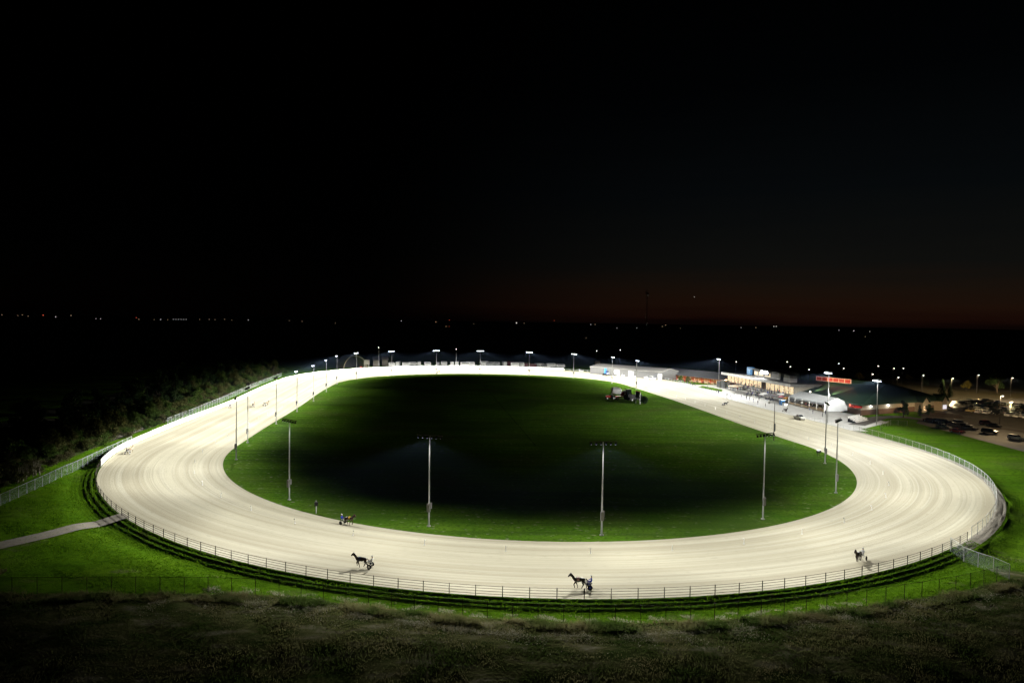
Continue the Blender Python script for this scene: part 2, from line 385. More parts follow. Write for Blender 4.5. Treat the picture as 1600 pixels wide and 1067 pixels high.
def sheet(name, corners, m, nu=24, nv=24, lift=.03, label=None):
    """a sheet laid over the ground between four world corners"""
    c = [np.array(x)[:2] for x in corners]; V = []
    for j in range(nv):
        for i in range(nu):
            u, v = i / (nu-1), j / (nv-1)
            p = (c[0]*(1-u) + c[1]*u) * (1-v) + (c[3]*(1-u) + c[2]*u) * v; V.append(p)
    V = np.array(V); z = gz(V) + lift
    return structure(grid_mesh(name, np.c_[V, z], nu, nv, m), label)
def strip(name, pts, width, m, lift=.03, label=None, n=60, zf=None):
    P = np.array([[p[0], p[1]] for p in pts]); s = np.r_[0, np.cumsum(np.hypot(*np.diff(P, axis=0).T))]
    q = np.linspace(0, s[-1], n); C = np.c_[np.interp(q, s, P[:, 0]), np.interp(q, s, P[:, 1])]
    for _ in range(3): C[1:-1] = (C[:-2] + 2*C[1:-1] + C[2:]) / 4
    d = np.gradient(C, axis=0); d /= np.hypot(*d.T)[:, None]; nn = np.c_[d[:, 1], -d[:, 0]]
    rows = []
    for k in (-.5, -.25, 0, .25, .5):
        p = C + nn * width * k; rows.append(np.c_[p, (zf(p) if zf else gz(p)) + lift])
    return structure(grid_mesh(name, np.array(rows), n, 5, m), label)
# the lane that leaves the track on the left, ramped over the terraces
def pathz(P):
    t, d = tf(P); e = d - fser(CO, t)
    return np.maximum(gz(P), bank(t) - .8 * np.clip(e / 6.0, 0, 1) + .02)
strip('lane', [at(197, 806), at(150, 820), at(75, 836), at(0, 853), at(-80, 872)], 3.3, MT['gravel'], lift=.13, label='pale gravel lane leaving the track on the left', zf=pathz)
sheet('apron', [L(-1, .3), L(15, 23), L(145, 22), L(145, .3)], MT['concrete'], 30, 60, .03, 'pale concrete apron in front of the grandstand')
_t = np.linspace(.0235, .235, 160)
structure(grid_mesh('apron_edge', np.array([np.c_[pos(_t, fser(CO, _t) + e), gz(pos(_t, fser(CO, _t) + e)) + .045] for e in (.02, 1.5, 3, 4.5, 6)]), 160, 5, MT['concrete']), 'pale concrete edge of the apron along the home stretch rail')
strip('footpath', [at(1338, 664), at(1375, 652), at(1410, 651), at(1450, 657), at(1500, 661)], 5, MT['asphalt'], .05, 'paved footpath along the casino to the car park')
sheet('car_park', [at(1432, 661), at(1650, 719), at(1650, 618), at(1455, 633)], MT['asphalt'], 30, 30, .03, 'asphalt car park beside the race track')
MT['verge'] = mat('dimmed_verge', (.07, .055, .025), (.05, .048, .018), scale=.15, rough=.95)  # grass toned down: dim warm lamplight put into the olive colour
sheet('dimmed_verge', [at(1448, 634), at(1760, 640), at(1800, 574), at(1300, 574)], MT['verge'], 20, 20, .02, 'dull olive verge behind the car park')
strip('access_road', [at(1345, 588), at(1420, 596), at(1500, 606), at(1600, 613), at(1700, 620)], 9, MT['asphalt'], .035, 'asphalt road behind the car park')
sheet('planting_bed', [at(1432, 650), at(1508, 654), at(1500, 648), at(1450, 643)], MT['bark'], 8, 8, .06, 'dark mulched planting bed beside the casino')
strip('traffic_island', [at(1540, 668), at(1575, 671), at(1640, 681)], 3.0, MT['bark'], .07, 'dark planted traffic island in the car park')
strip('gravel_track', [at(160, 688), at(215, 672), at(275, 649), at(340, 622), at(400, 602)], 3.0, MT['gravel'], .05, 'gravel track among the bushes on the left')

# ------------------------------------------------------------------ fences and rails
def polyline(pts, spacing):
    P = np.array([[p[0], p[1]] for p in pts]); s = np.r_[0, np.cumsum(np.hypot(*np.diff(P, axis=0).T))]
    n = max(2, int(round(s[-1] / spacing)) + 1); q = np.linspace(0, s[-1], n)
    C = np.c_[np.interp(q, s, P[:, 0]), np.interp(q, s, P[:, 1])]; return C, q
def lap_pts(t0, t1, off, n=200):
    t = np.linspace(t0, t1, n); return pos(t, fser(CO, t % 1.0) + off)
def fence(name, pts, spacing, height, label, group=None, post_r=.04, post_m='steel', rails=(), rail_r=.03, rail_m='steel', mesh=None, cat='fence', panel=None, zoff=0.0):
    C, q = polyline(pts, spacing); Z = gz(C) + zoff
    root = empty(name, (C[0][0], C[0][1], Z[0]), label=label, cat=cat, group=group); o = np.array([C[0][0], C[0][1], Z[0]])
    W = np.c_[C, Z] - o
    pm = MB().tube((0, 0, -.3), (0, 0, height + .04), post_r, post_r, 6).build('post', MT[post_m], root)
    pm.location = W[0]
    for w in W[1:]:
        c = pm.copy(); COL.objects.link(c); c.parent = root; c.location = w
    for h in rails:
        b = MB()
        for a_, b_ in zip(W, W[1:]): b.tube(a_ + [0, 0, h], b_ + [0, 0, h], rail_r, rail_r, 6)
        b.build('rail', MT[rail_m], root)
    if mesh:
        V = np.concatenate([W + [0, 0, .04], W + [0, 0, height - .02]]); uv = np.concatenate([np.c_[q, 0*q], np.c_[q, 0*q + height]])
        g = grid_mesh('wire_mesh', V, len(W), 2, MT[mesh], uv=uv, smooth=False); g.parent = root
    if panel:
        h0, h1, m_ = panel; b = MB()
        for a_, b_ in zip(W, W[1:]):
            d = (b_ - a_); L_ = float(np.hypot(d[0], d[1])); mid = (a_ + b_) / 2; rz = math.atan2(d[1], d[0])
            for z0 in np.arange(h0, h1 - .05, .3): b.box((mid[0], mid[1], mid[2] + z0 + .14), (L_, .05, .28), rz)
        b.build('board_panel', MT[m_], root)
    return root
fence('rail_fence', lap_pts(.7345, .9045, .18), 3.0, 1.22, 'dark four rail fence along the near turn of the track', post_r=.048, post_m='rail', rails=(.32, .62, .92, 1.2), rail_r=.024, rail_m='rail')
fence('board_fence', lap_pts(.297, .7335, .15), 3.2, 1.35, 'bright white board fence round the far and left side of the track', post_r=.07, post_m='white', rails=(1.36,), rail_r=.05, rail_m='white', panel=(.08, 1.3, 'white'))
fence('chain_link_fence', lap_pts(.906, 1.022, .25), 3.0, 1.75, 'pale chain link fence along the right hand turn beside the lawn', post_r=.045, rails=(1.74,), mesh='chain')
fence('track_rail', lap_pts(1.024, 1.296, .12), 3.0, 1.05, 'thin white rail along the home stretch in front of the apron', post_r=.03, post_m='whiterail', rails=(1.05, .55), rail_r=.03, rail_m='whiterail', cat='rail')
p0 = at(1485, 861); p1 = at(1577, 905)
fence('chain_link_fence', [p0, p1], 2.6, 1.9, 'tall chain link fence crossing the grass from the white fence to the rough bank', post_r=.045, rails=(1.88,), mesh='chain')
fence('chain_link_fence', [Vector((*w, 0)) for w in FENCE_W[::-1]], 2.6, 1.75, 'long weathered chain link fence below the terraced bank in the foreground', post_r=.035, post_m='rail', rails=(1.73,), rail_r=.02, rail_m='rail', mesh='chaindark')
fence('chain_link_fence', [at(206, 694), at(150, 720), at(75, 756), at(0, 791), at(-90, 830)], 2.6, 1.9, 'pale chain link fence running from the white board fence to the left edge', post_r=.045, rails=(1.88,), mesh='chain')
fence('chain_link_fence', [at(262, 663), at(300, 648), at(345, 629), at(395, 606), at(440, 588)], 3.0, 1.9, 'grey chain link fence among the bushes behind the left stretch', post_r=.045, rails=(1.88,), mesh='chain')
fence('chain_link_fence', [L(-1, 8.5), L(4, 12), L(10, 20), L(8, 24)], 2.5, 1.6, 'chain link fence at the grassy end of the apron by the seats', post_r=.04, rails=(1.58,), mesh='chain')

# ------------------------------------------------------------------ floodlight poles
def floodlight(parent, x, ang, tilt, far):
    h = MB()
    hs = MB().box((0, 0, 0), (.34, .32, .26) if not far else (.3, .2, .34), top=.7).build('floodlight', MT['blacksteel'], parent, bevel=.03)
    hs.location = (x, -.12, -.22); hs.rotation_euler = (tilt - math.radians(90), 0, ang)
    hs.rotation_mode = 'XYZ'
    ln = MB().lathe([(.12, -.02), (.09 if not far else .25, .0), (.08 if not far else .23, .03), (.05, .05)], (0, 0, 0), 12).build('lens', MT['lens'] if far else MT['lens_shielded'], hs)
    ln.location = (0, 0, -.157 if not far else -.24); ln.rotation_euler = (math.pi, 0, 0)
    if not far:
        v = MB()
        for sx_, sy_, w_, d_ in ((0, .15, .34, .03), (0, -.15, .34, .03), (.155, 0, .03, .27), (-.155, 0, .03, .27)): v.box((sx_, sy_, -.165), (w_, d_, .07))
        v.build('visor', MT['blacksteel'], hs)
    return hs
def flood_light(far_throw=False, allround=False, wide=False):
    """photometry of a floodlight bar: even light out over the track, sharp cut-off above and behind (local -y is forward)"""
    ld = bpy.data.lights.new('flood_beam', 'POINT'); ld.color = FLOOD_COL; ld.shadow_soft_size = .35; ld.use_nodes = True
    n, l = ld.node_tree.nodes, ld.node_tree.links; em = n['Emission']
    t = n.new('ShaderNodeTexCoord'); sp = n.new('ShaderNodeSeparateXYZ'); l.new(t.outputs['Normal'], sp.inputs[0])
    def ma(op, a, b=None):
        m = n.new('ShaderNodeMath'); m.operation = op
        for k, x in enumerate((a, b)):
            if x is None: continue
            if isinstance(x, (int, float)): m.inputs[k].default_value = x
            else: l.new(x, m.inputs[k])
        return m.outputs[0]
    def ss(x, a, b):
        m = n.new('ShaderNodeMapRange'); m.interpolation_type = 'SMOOTHSTEP'; l.new(x, m.inputs[0])
        m.inputs[1].default_value = a; m.inputs[2].default_value = b; return m.outputs[0]
    dn = ma('MULTIPLY', sp.outputs['Z'], -1.0 * SGN); fw = ma('MULTIPLY', sp.outputs['Y'], -1.0 * SGN)
    c = ma('MAXIMUM', dn, .23 if far_throw else .37)
    I = ma('DIVIDE', 1.0, ma('POWER', c, 2.5 if far_throw else 3.0))
    I = ma('MULTIPLY', I, ss(dn, .06, .27) if far_throw else ss(dn, .07, .36) if wide else ss(dn, .20, .415))
    if not allround: I = ma('MULTIPLY', I, ss(fw, -.72 if wide else -.62, .30))
    l.new(I, em.inputs['Strength']); return ld
SGN = 1.0
def light_pole(px, py, H, label, group, far=False, inward=False, arm=3.7, power=1.0, base=None, box=True, n_l=6):
    p = base or at(px, py); tg, ow = tang(p.x, p.y)
    aim = -ow if inward else ow
    rz = math.atan2(aim.y, aim.x) + math.pi / 2      # local -y faces the aim
    root = empty('floodlight_pole', p, rz, label, 'light pole', group)
    MB().tube((0, 0, -.3), (0, 0, H), .135, .08, 12).build('pole', MT['steel'], root, smooth=False)
    MB().lathe([(.32, 0), (.32, .12), (.2, .16)], n=12).build('base_plate', MT['concrete'], root)
    if box:
        cb = MB().box((.0, -.2, 2.9), (.5, .3, 1.3)).box((.28, .05, 3.2), (.22, .3, .9)).build('control_box', MT['grey' if not far else 'darkgrey'], root, bevel=.02)
    MB().box((0, 0, H + .02), (arm + .5, .1, .12)).build('crossarm', MT['steel'] if far else MT['rail'], root)
    for i in range(n_l):
        f = i / (n_l - 1) - .5
        hs = floodlight(root, f * arm, -f * .9, math.radians(52 if far else 76), far)
        hs.location.z += H
    ld = flood_light(far_throw=inward, wide=far); ld.energy = FLOOD_W * power
    lo = bpy.data.objects.new('flood_beam', ld); COL.objects.link(lo); lo.parent = root; lo.location = (0, -.8, H - .55)
    return root
G1 = 'floodlight poles around the infield'
H0 = 13.9
IN_POLES = [
 (369, 718, H0, 'floodlight pole at the left end of the infield, lamps black against the pale track', 0, 1.08),
 (387, 691.6, H0, 'second floodlight pole up the left stretch, just beyond the one at the turn', 0, 1.2),
 (431.5, 662.5, H0, 'third floodlight pole up the left stretch, its lamps against the bright bushes', 0, 1.32),
 (464, 643, H0, 'fourth floodlight pole up the left stretch, with lamps just above the white fence', 1, 1.45),
 (490, 627, H0, 'fifth floodlight pole up the left stretch, a blue glow on its lamps', 1, 1.5),
 (510, 612, H0, 'sixth floodlight pole up the left stretch, close before the tallest of the row', 1, 1.7),
 (526.5, 600, H0, 'last floodlight pole of the left stretch before the far turn', 1, 1.7),
 (557, 592, H0, 'floodlight pole standing in front of the arched barn on the far turn', 1, 2.0),
 (612, 586.5, H0, 'floodlight pole on the far turn, next right of the arched barn', 1, 2.4),
 (681.6, 584, H0, 'floodlight pole on the far turn, next left of the middle one', 1, 2.6),
 (750, 584, H0, 'floodlight pole at the middle of the far turn', 1, 2.6),
 (826.5, 587, H0, 'floodlight pole on the far turn, next right of the middle one', 1, 2.4),
 (896, 591, H0, 'floodlight pole on the far turn just left of the long grey barn', 1, 2.2),
 (956, 599, H0, 'floodlight pole in front of the blue truck by the long grey barn', 1, 1.9),
 (994, 608, H0, 'floodlight pole behind the parked tractors at the start of the home stretch', 1, 1.6),
 (1289, 724, H0, 'floodlight pole at the right end of the infield before the white tent', 0, 1.0),
 (1306, 770, H0, 'floodlight pole at the far right tip of the infield, lamps against the apron', 0, 1.0),
 (1192, 811, H0, 'floodlight pole on the right side of the near turn, black bar over grass', 0, 1.0),
 (940, 836, H0, 'right one of the two central floodlight poles at the near infield edge', 0, 1.0),
 (670, 822, H0, 'left one of the two central floodlight poles at the near infield edge', 0, 1.0),
 (452, 781, H0, 'floodlight pole on the left side of the near turn, with slanting black lamp bar', 0, 1.05),
]
for px, py, H, lb, far, pw in IN_POLES: light_pole(px, py, H, lb, G1, far=bool(far), power=pw)
G2 = 'floodlight poles beside the grandstand apron'
light_pole(1123, 605, 14.3, 'floodlight pole left of the grandstand shining over the home stretch', G2, far=True, inward=True, power=2.4, box=False)
light_pole(1293, 661, 16.5, 'tall floodlight pole with bright white lamps rising over the white tent', G2, far=True, inward=True, power=1.5, box=False)
light_pole(1369.5, 664, 14.5, 'floodlight pole with bright lamps on the lawn right of the folding seats', G2, far=True, inward=True, power=2.4, box=False)
# the shorter pole on the home stretch with a curved lamp arm
p = at(1209, 688); tg, ow = tang(p.x, p.y)
root = empty('lamp_arm_pole', p, math.atan2(ow.y, ow.x), 'slim dark pole with curved arm and long box beside the home stretch', 'pole')
MB().tube((0, 0, -.3), (0, 0, 10.2), .13, .08, 10).build('pole', MT['rail'], root)
MB().box((.05, -.22, 3.6), (.3, .3, 2.1)).build('control_box', MT['darkgrey'], root, bevel=.02)
MB().path([(0, 0, 10.1), (0, .7, 10.6), (0, 1.5, 10.8), (0, 2.3, 10.6), (0, 2.8, 10.1)], .07).build('curved_arm', MT['whiterail'], root)
MB().box((0, 3.0, 9.95), (.35, .7, .25)).build('lamp_head', MT['white'], root, bevel=.03)

# ------------------------------------------------------------------ street lamps
LAMP_K = .22
def street_lamp(px, py, H, label, group, energy=0.0, sz=.25, col=(1., .72, .38)):
    p = atz(px, py, H); root = empty('street_lamp', (p[0], p[1], gz1(p[0], p[1])), 0, label, 'street lamp', group)
    MB().tube((0, 0, 0), (0, 0, H), .1, .06, 8).build('post', MT['darkgrey'], root)
    MB().tube((0, 0, H - .05), (0, -.9, H + .1), .04, .04, 6).build('arm', MT['darkgrey'], root)
    MB().box((0, -1.0, H + .1), (.4, .8, .16), top=.8).build('lamp_head', MT['grey'], root, bevel=.02)
    MB().lathe([(.05, -.22), (sz, -.12), (sz + .05, 0)], (0, -1.0, H + .03), 10).build('lamp_lens', MT['lamp'], root)
    if energy:
        ld = flood_light(True, True); ld.energy = energy * LAMP_K * .075; ld.color = col; ld.shadow_soft_size = .25
        lo = bpy.data.objects.new('lamp_light', ld); COL.objects.link(lo); lo.parent = root; lo.location = (0, -1.0, H - .3)
    return root
GL = 'street lamps of the car park and stables'
for a in [(592, 545, 14, 'street lamp beyond the arched barn on the far side', GL, 1500), (713, 547, 13, 'street lamp far behind the trailers on the far side', GL, 800),
          (932, 548, 13, 'street lamp behind the long grey barn', GL, 1500), (969, 546.5, 14, 'tall dark lamp post between two floodlight poles by the long grey barn', GL, 0),
          (1149.6, 565, 9, 'street lamp behind the grandstand roof', GL, 2000), (1229, 565, 9, 'street lamp far behind the small rooftop cabin', GL, 0),
          (1234, 572.5, 9, 'bright street lamp behind the rooftop cabin of the grandstand', GL, 2500), (1263, 577, 9, 'street lamp behind the left end of the red sign', GL, 2000),
          (1309.6, 567.6, 9, 'street lamp far behind the casino roof', GL, 0), (1317, 575, 9, 'bright street lamp behind the casino ridge', GL, 2500),
          (1362, 584, 9, 'street lamp beside the yellow tree behind the casino', GL, 2500), (1371, 571.5, 9, 'small street lamp far beyond the casino, above the middle floodlight', GL, 0),
          (1395.7, 575, 9, 'bright street lamp between two conifers behind the casino', GL, 3000), (1402, 589, 9, 'street lamp close behind the curved casino roof', GL, 3500),
          (1410, 575, 9, 'street lamp far beyond the casino next to a conifer', GL, 0), (1441, 586, 9, 'street lamp at the far side of the access road', GL, 3500),
          (1487, 590.6, 9, 'street lamp over the left end of the crowded car park', GL, 90000), (1527, 585.5, 9, 'street lamp behind the round yellow tree', GL, 16000),
          (1580, 590, 9, 'street lamp by the big dark tree at the car park', GL, 90000), (1563.6, 618, 9.5, 'street lamp standing on the traffic island among the cars', GL, 80000)]:
    street_lamp(*a)

# ------------------------------------------------------------------ track-side pylons and signs
ts = np.r_[np.arange(.60, 1.06, .0131), np.arange(1.06, 1.21, .0131)]
proto = None
for t in ts:
    d = fser(CI, np.array([t % 1.0])) + 5.6; p = pos([t], d)[0]; z = gz1(*p)
    if proto is None:
        proto = MB().lathe([(.14, 0), (.14, .04), (.055, .06), (.035, .75), (.0, .8)], n=8).box((.0, .12, .68), (.03, .22, .16)).build('pylon', MT['white'])
        tag(proto, 'slim white pylon standing on the sand to mark the inner lane', 'pylon', 'white pylons along the inner lane'); o = proto
    else:
        o = proto.copy(); COL.objects.link(o)
    o.location = (p[0], p[1], z); o.rotation_euler = (0, 0, random.uniform(0, 6))
p = at(494, 802); r = empty('distance_marker', p, .3, 'small distance marker post with black box at the infield edge', 'marker post')
MB().tube((0, 0, 0), (0, 0, 1.2), .09, .09, 8).build('post', MT['whiterail'], r); MB().box((0, 0, 1.55), (.55, .4, .6)).build('sign_box', MT['blacksteel'], r, bevel=.02)
MB().tube((0, 0, 1.8), (0, 0, 2.1), .06, .1, 8).build('beacon', MT['grey'], r)
p = at(1279, 712); r = empty('timing_box', p, .5, 'small dark box on a stand at the infield edge by the right poles', 'box')
MB().box((0, 0, 1.0), (1.2, .5, .6)).build('body', MT['darkgrey'], r, bevel=.03); MB().tube((-.4, 0, 0), (-.4, 0, .8), .05).build('leg', MT['rail'], r); MB().tube((.4, 0, 0), (.4, 0, .8), .05).build('leg', MT['rail'], r)

# ------------------------------------------------------------------ trees and shrubs
def leafmat(name, c, c2):
    m = mat(name, c, c2, scale=.9, rough=.8, spec=.1, lo=.4, hi=.6)
    layer(m, tuple(x * .55 for x in c), 2.5, .5, .62, amount=.8)
    translucent(m, .35)
    return m
def translucent(m, k=.5):
    n, l = m.node_tree.nodes, m.node_tree.links; b = n['Principled BSDF']; out = n['Material Output']
    t = n.new('ShaderNodeBsdfTranslucent'); l.new(b.inputs['Base Color'].links[0].from_socket, t.inputs['Color'])
    ms = n.new('ShaderNodeMixShader'); ms.inputs[0].default_value = k; l.new(b.outputs[0], ms.inputs[1]); l.new(t.outputs[0], ms.inputs[2]); l.new(ms.outputs[0], out.inputs[0])
LM = {'green': leafmat('leaf_green', (.045, .085, .015), (.075, .11, .02)), 'olive': leafmat('leaf_olive', (.07, .08, .025), (.10, .10, .03)),
      'yellow': leafmat('leaf_yellow', (.20, .17, .03), (.13, .12, .025)), 'dark': leafmat('leaf_dark', (.025, .05, .014), (.035, .06, .02)),
      'brown': leafmat('leaf_brown', (.085, .08, .035), (.06, .06, .025)), 'needle': leafmat('needle', (.028, .055, .028), (.04, .06, .03))}
def leaf_cloud(n, clusters, size, rng):
    V = np.zeros((n, 4, 3)); ci = rng.integers(0, len(clusters), n); C = np.array(clusters)
    c = C[ci, :3]; r = C[ci, 3:4]
    d = rng.normal(0, 1, (n, 3)); d /= np.linalg.norm(d, axis=1)[:, None]
    p = c + d * r * (rng.random((n, 1)) ** .45) * [1, 1, .85]
    a = rng.normal(0, 1, (n, 3)) + d * .5; a /= np.linalg.norm(a, axis=1)[:, None]
    b = np.cross(a, rng.normal(0, 1, (n, 3))); b /= np.linalg.norm(b, axis=1)[:, None]
    s = size * rng.uniform(.5, 1.2, (n, 1))
    V[:, 0] = p - a*s; V[:, 1] = p + b*s*.5; V[:, 2] = p + a*s; V[:, 3] = p - b*s*.5
    return V.reshape(-1, 3)
def quads(name, V, m, parent):
    n = len(V) // 4; me = bpy.data.meshes.new(name); me.vertices.add(len(V)); me.vertices.foreach_set('co', V.ravel())
    me.loops.add(len(V)); me.loops.foreach_set('vertex_index', np.arange(len(V), dtype=np.int32)); me.polygons.add(n)
    me.polygons.foreach_set('loop_start', np.arange(0, len(V), 4, dtype=np.int32)); me.polygons.foreach_set('loop_total', np.full(n, 4, np.int32))
    me.materials.append(m); me.update(calc_edges=True)
    o = bpy.data.objects.new(name, me); COL.objects.link(o)
    if parent is not None: o.parent = parent
    return o
def make_tree(seed, h, w, kind, lm, n=1500, size=.28, trunk='wood', name='broadleaf_tree'):
    rng = np.random.default_rng(seed); root = empty(name, (0, 0, 0))
    tb = MB(); cl = []
    if kind == 'conifer':
        tb.tube((0, 0, -.2), (0, 0, h * .95), h * .022, .02, 8)
        for k in range(46):
            f = (k + rng.random()) / 46; z = h * (.08 + .92 * f); r = w * .5 * (1 - f) ** .85 * rng.uniform(.7, 1.1); a = rng.random() * 6.28
            cl.append((r*.6*math.cos(a), r*.6*math.sin(a), z, .12 + r * .5))
    elif kind == 'shrub':
        for k in range(9):
            a = rng.random() * 6.28; r = w * .5 * rng.uniform(.2, .8); z = h * rng.uniform(.2, .8)
            cl.append((r*math.cos(a), r*math.sin(a), z, w * rng.uniform(.14, .26)))
            tb.tube((r*.2*math.cos(a), r*.2*math.sin(a), -.2), cl[-1][:3], .05, .02, 5)
    else:
        th = h * rng.uniform(.22, .34); lean = rng.normal(0, .03 * h, 2)
        tb.tube((0, 0, -.3), (lean[0]*.4, lean[1]*.4, th), h * .032, h * .022, 8)
        for k in range(15):
            a = k * 2.4 + rng.random(); r = w * .5 * rng.uniform(.25, .85); f = rng.uniform(.28, .95); z = h * f
            r *= math.sin(min(1, (1.08 - f) * 2.0) * 1.4)
            c = (lean[0] + r*math.cos(a), lean[1] + r*math.sin(a), z, w * rng.uniform(.13, .24)); cl.append(c)
            tb.tube((lean[0]*.4, lean[1]*.4, th * rng.uniform(.8, 1)), c[:3], h * .012, .02, 5)
    tb.build('trunk', MT[trunk], root)
    quads('crown', leaf_cloud(n, cl, size, rng), LM[lm], root)
    return root
PROTO = {}
def plant(key, p, rz, s, label, cat, group=None, sz=None):
    if key not in PROTO:
        PROTO[key] = make_tree(*TREES[key][:-1], name=TREES[key][-1]); o = PROTO[key]
    else: o = copy_tree(PROTO[key])
    o.location = (p[0], p[1], p[2] if len(p) > 2 else gz1(p[0], p[1])); o.rotation_euler = (0, 0, rz); o.scale = (s, s, s * (sz or 1))
    for k in ('group',):
        if k in o: del o[k]
    return tag(o, label, cat, group)
TREES = {
 'a': (1, 8, 6.5, 'broad', 'green', 4200, .26, 'wood', 'broadleaf_tree'), 'b': (2, 7, 6.5, 'broad', 'olive', 4200, .25, 'wood', 'broadleaf_tree'),
 'c': (3, 9, 6, 'broad', 'dark', 4200, .26, 'wood', 'broadleaf_tree'), 'y': (4, 6, 6, 'broad', 'yellow', 2200, .25, 'wood', 'broadleaf_tree'),
 's1': (5, 3.2, 5, 'shrub', 'olive', 1900, .2, 'wood', 'shrub'), 's2': (6, 3.4, 5.4, 'shrub', 'green', 1900, .2, 'wood', 'shrub'), 's3': (7, 2.6, 4.6, 'shrub', 'brown', 1600, .18, 'wood', 'shrub'),
 'n': (8, 9, 4.6, 'conifer', 'needle', 3000, .24, 'wood', 'conifer'), 'bare': (9, 6, 2.6, 'broad', 'brown', 220, .15, 'palewood', 'bare_sapling')}
rng = np.random.default_rng(21)
EDGE = [at(x, y) for x, y in [(-60, 800), (0, 768), (36, 752), (62, 743), (90, 728), (131, 712), (159, 702), (180, 691), (206, 682), (225, 675), (253, 665), (290, 649), (340, 628), (395, 602), (430, 587), (448, 582)]]
C, q = polyline(EDGE, 1.0)
dC = np.gradient(C, axis=0); dC /= np.hypot(*dC.T)[:, None]; nC = np.c_[-dC[:, 1], dC[:, 0]]
kinds = {'a': ('leafy green tree in the dark thicket beyond the left stretch', 'tree'), 'b': ('olive green tree in the dark thicket beyond the left stretch', 'tree'), 'c': ('dark tree standing in the thicket beyond the left stretch', 'tree'),
         'y': ('yellowing tree among the bushes beyond the left stretch', 'tree'), 's1': ('olive shrub at the edge of the grass verge left of the track', 'shrub'), 's2': ('green shrub at the edge of the grass verge left of the track', 'shrub'),
         's3': ('dry brown shrub at the edge of the grass verge left of the track', 'shrub'), 'bare': ('pale bare sapling at the edge of the thicket on the left', 'sapling')}
def thicket(row_off, step, keys, s0, s1, i0=0, i1=None):
    i = i0
    while i < (i1 or len(C)):
        k = rng.choice(keys); p = C[min(i, len(C)-1)] + nC[min(i, len(C)-1)] * (row_off + rng.uniform(-1, 1.2) * (1 + row_off * .15))
        plant(k, p, rng.random()*6.28, rng.uniform(s0, s1), kinds[k][0], kinds[k][1], 'trees and shrubs of the thicket on the left', rng.uniform(.8, 1.15))
        i += int(step * rng.uniform(.7, 1.3)) + 1
NC = len(C)
MT['floor'] = mat('thicket_floor', (.035, .035, .016), (.055, .048, .025), scale=.4, rough=.97, bump=1.0, bscale=3)
strip('thicket_floor', [Vector((*(c + n_ * 24.0), 0)) for c, n_ in zip(C[::8], nC[::8])], 45, MT['floor'], .04, 'dark weedy ground under the thicket on the left', n=120)
thicket(1.6, 4, ['s1', 's2', 's3', 's1', 's2'], .55, 1.0)
thicket(3.2, 4, ['s1', 's2', 's3', 'b'], .55, 1.0)
thicket(7.5, 4, ['s1', 's2', 's2', 's1'], .9, 1.5)
thicket(13.5, 5, ['s1', 's2', 's2'], 1.0, 1.6)
thicket(5.5, 5, ['a', 'b', 's1', 's2', 'a', 'a', 'b'], .5, .85)
thicket(11, 7, ['a', 'b', 'c', 'c'], .7, 1.05)
thicket(19, 10, ['a', 'c', 'c'], .9, 1.3)
for px, py in [(36, 751), (41, 748), (52, 745), (56, 743), (62, 742), (28, 755)]:
    p = at(px, py); plant('bare', p, rng.random()*6, rng.uniform(.5, .75), *kinds['bare'], 'pale bare saplings on the left')
# car park and casino trees
for key, px, py, s, lb, cat in [('n', 1472, 622, .95, 'tall conifer at the left corner of the crowded car park', 'conifer'), ('n', 1484, 622, .72, 'shorter conifer beside the tall one at the car park corner', 'conifer'),
      ('n', 1446, 604, .95, 'conifer behind the right end of the casino roof', 'conifer'), ('n', 1357, 594, .95, 'pale pointed conifer behind the casino, right of the yellow tree', 'conifer'), ('n', 1390, 590, 1.0, 'pointed conifer left of the bright lamp behind the casino', 'conifer'),
      ('n', 1405, 590, .9, 'pointed conifer right of the bright lamp behind the casino', 'conifer'), ('y', 1343, 597, .9, 'yellow tree behind the casino roof', 'tree'), ('y', 1368, 592, .8, 'small yellow green tree under a street lamp behind the casino', 'tree'),
      ('y', 1420, 596, .7, 'small yellowish tree on the lawn behind the casino', 'tree'), ('y', 1509, 611, .8, 'round yellow tree across the road from the car park', 'tree'), ('c', 1558, 614, 1.3, 'large dark tree behind the parked cars on the right', 'tree'),
      ('c', 1411, 652, .65, 'dark tree against the casino wall left of the porches', 'tree'), ('n', 1437, 649, .45, 'dark clipped conifer between the two lit porches', 'conifer'), ('c', 1450, 651, .5, 'dark slim tree left of the right porch', 'tree'),
      ('a', 1038, 592, .5, 'small young tree at the left end of the lit stables', 'tree'), ('a', 1045, 593, .45, 'second small young tree before the lit stables', 'tree'), ('a', 1063, 597, .45, 'small young tree before the middle of the lit stables', 'tree'), ('b', 1075, 599, .5, 'small young tree before the right half of the lit stables', 'tree')]:
    plant(key, at(px, py), random.random()*6, s, lb, cat)
# the clipped bush in the infield
p = at(1006, 631); root = empty('round_bush', p, 0, 'round dark clipped bush at the right end of the parked machinery', 'bush')
rg = np.random.default_rng(3); quads('foliage', leaf_cloud(3200, [(0, 0, 1.7, 1.65), (.2, .1, 1.2, 1.6), (-.1, 0, 2.0, 1.4)], .17, rg), LM['dark'], root)
MB().tube((0, 0, -.2), (0, 0, 1.4), .12, .07, 8).build('trunk', MT['wood'], root)

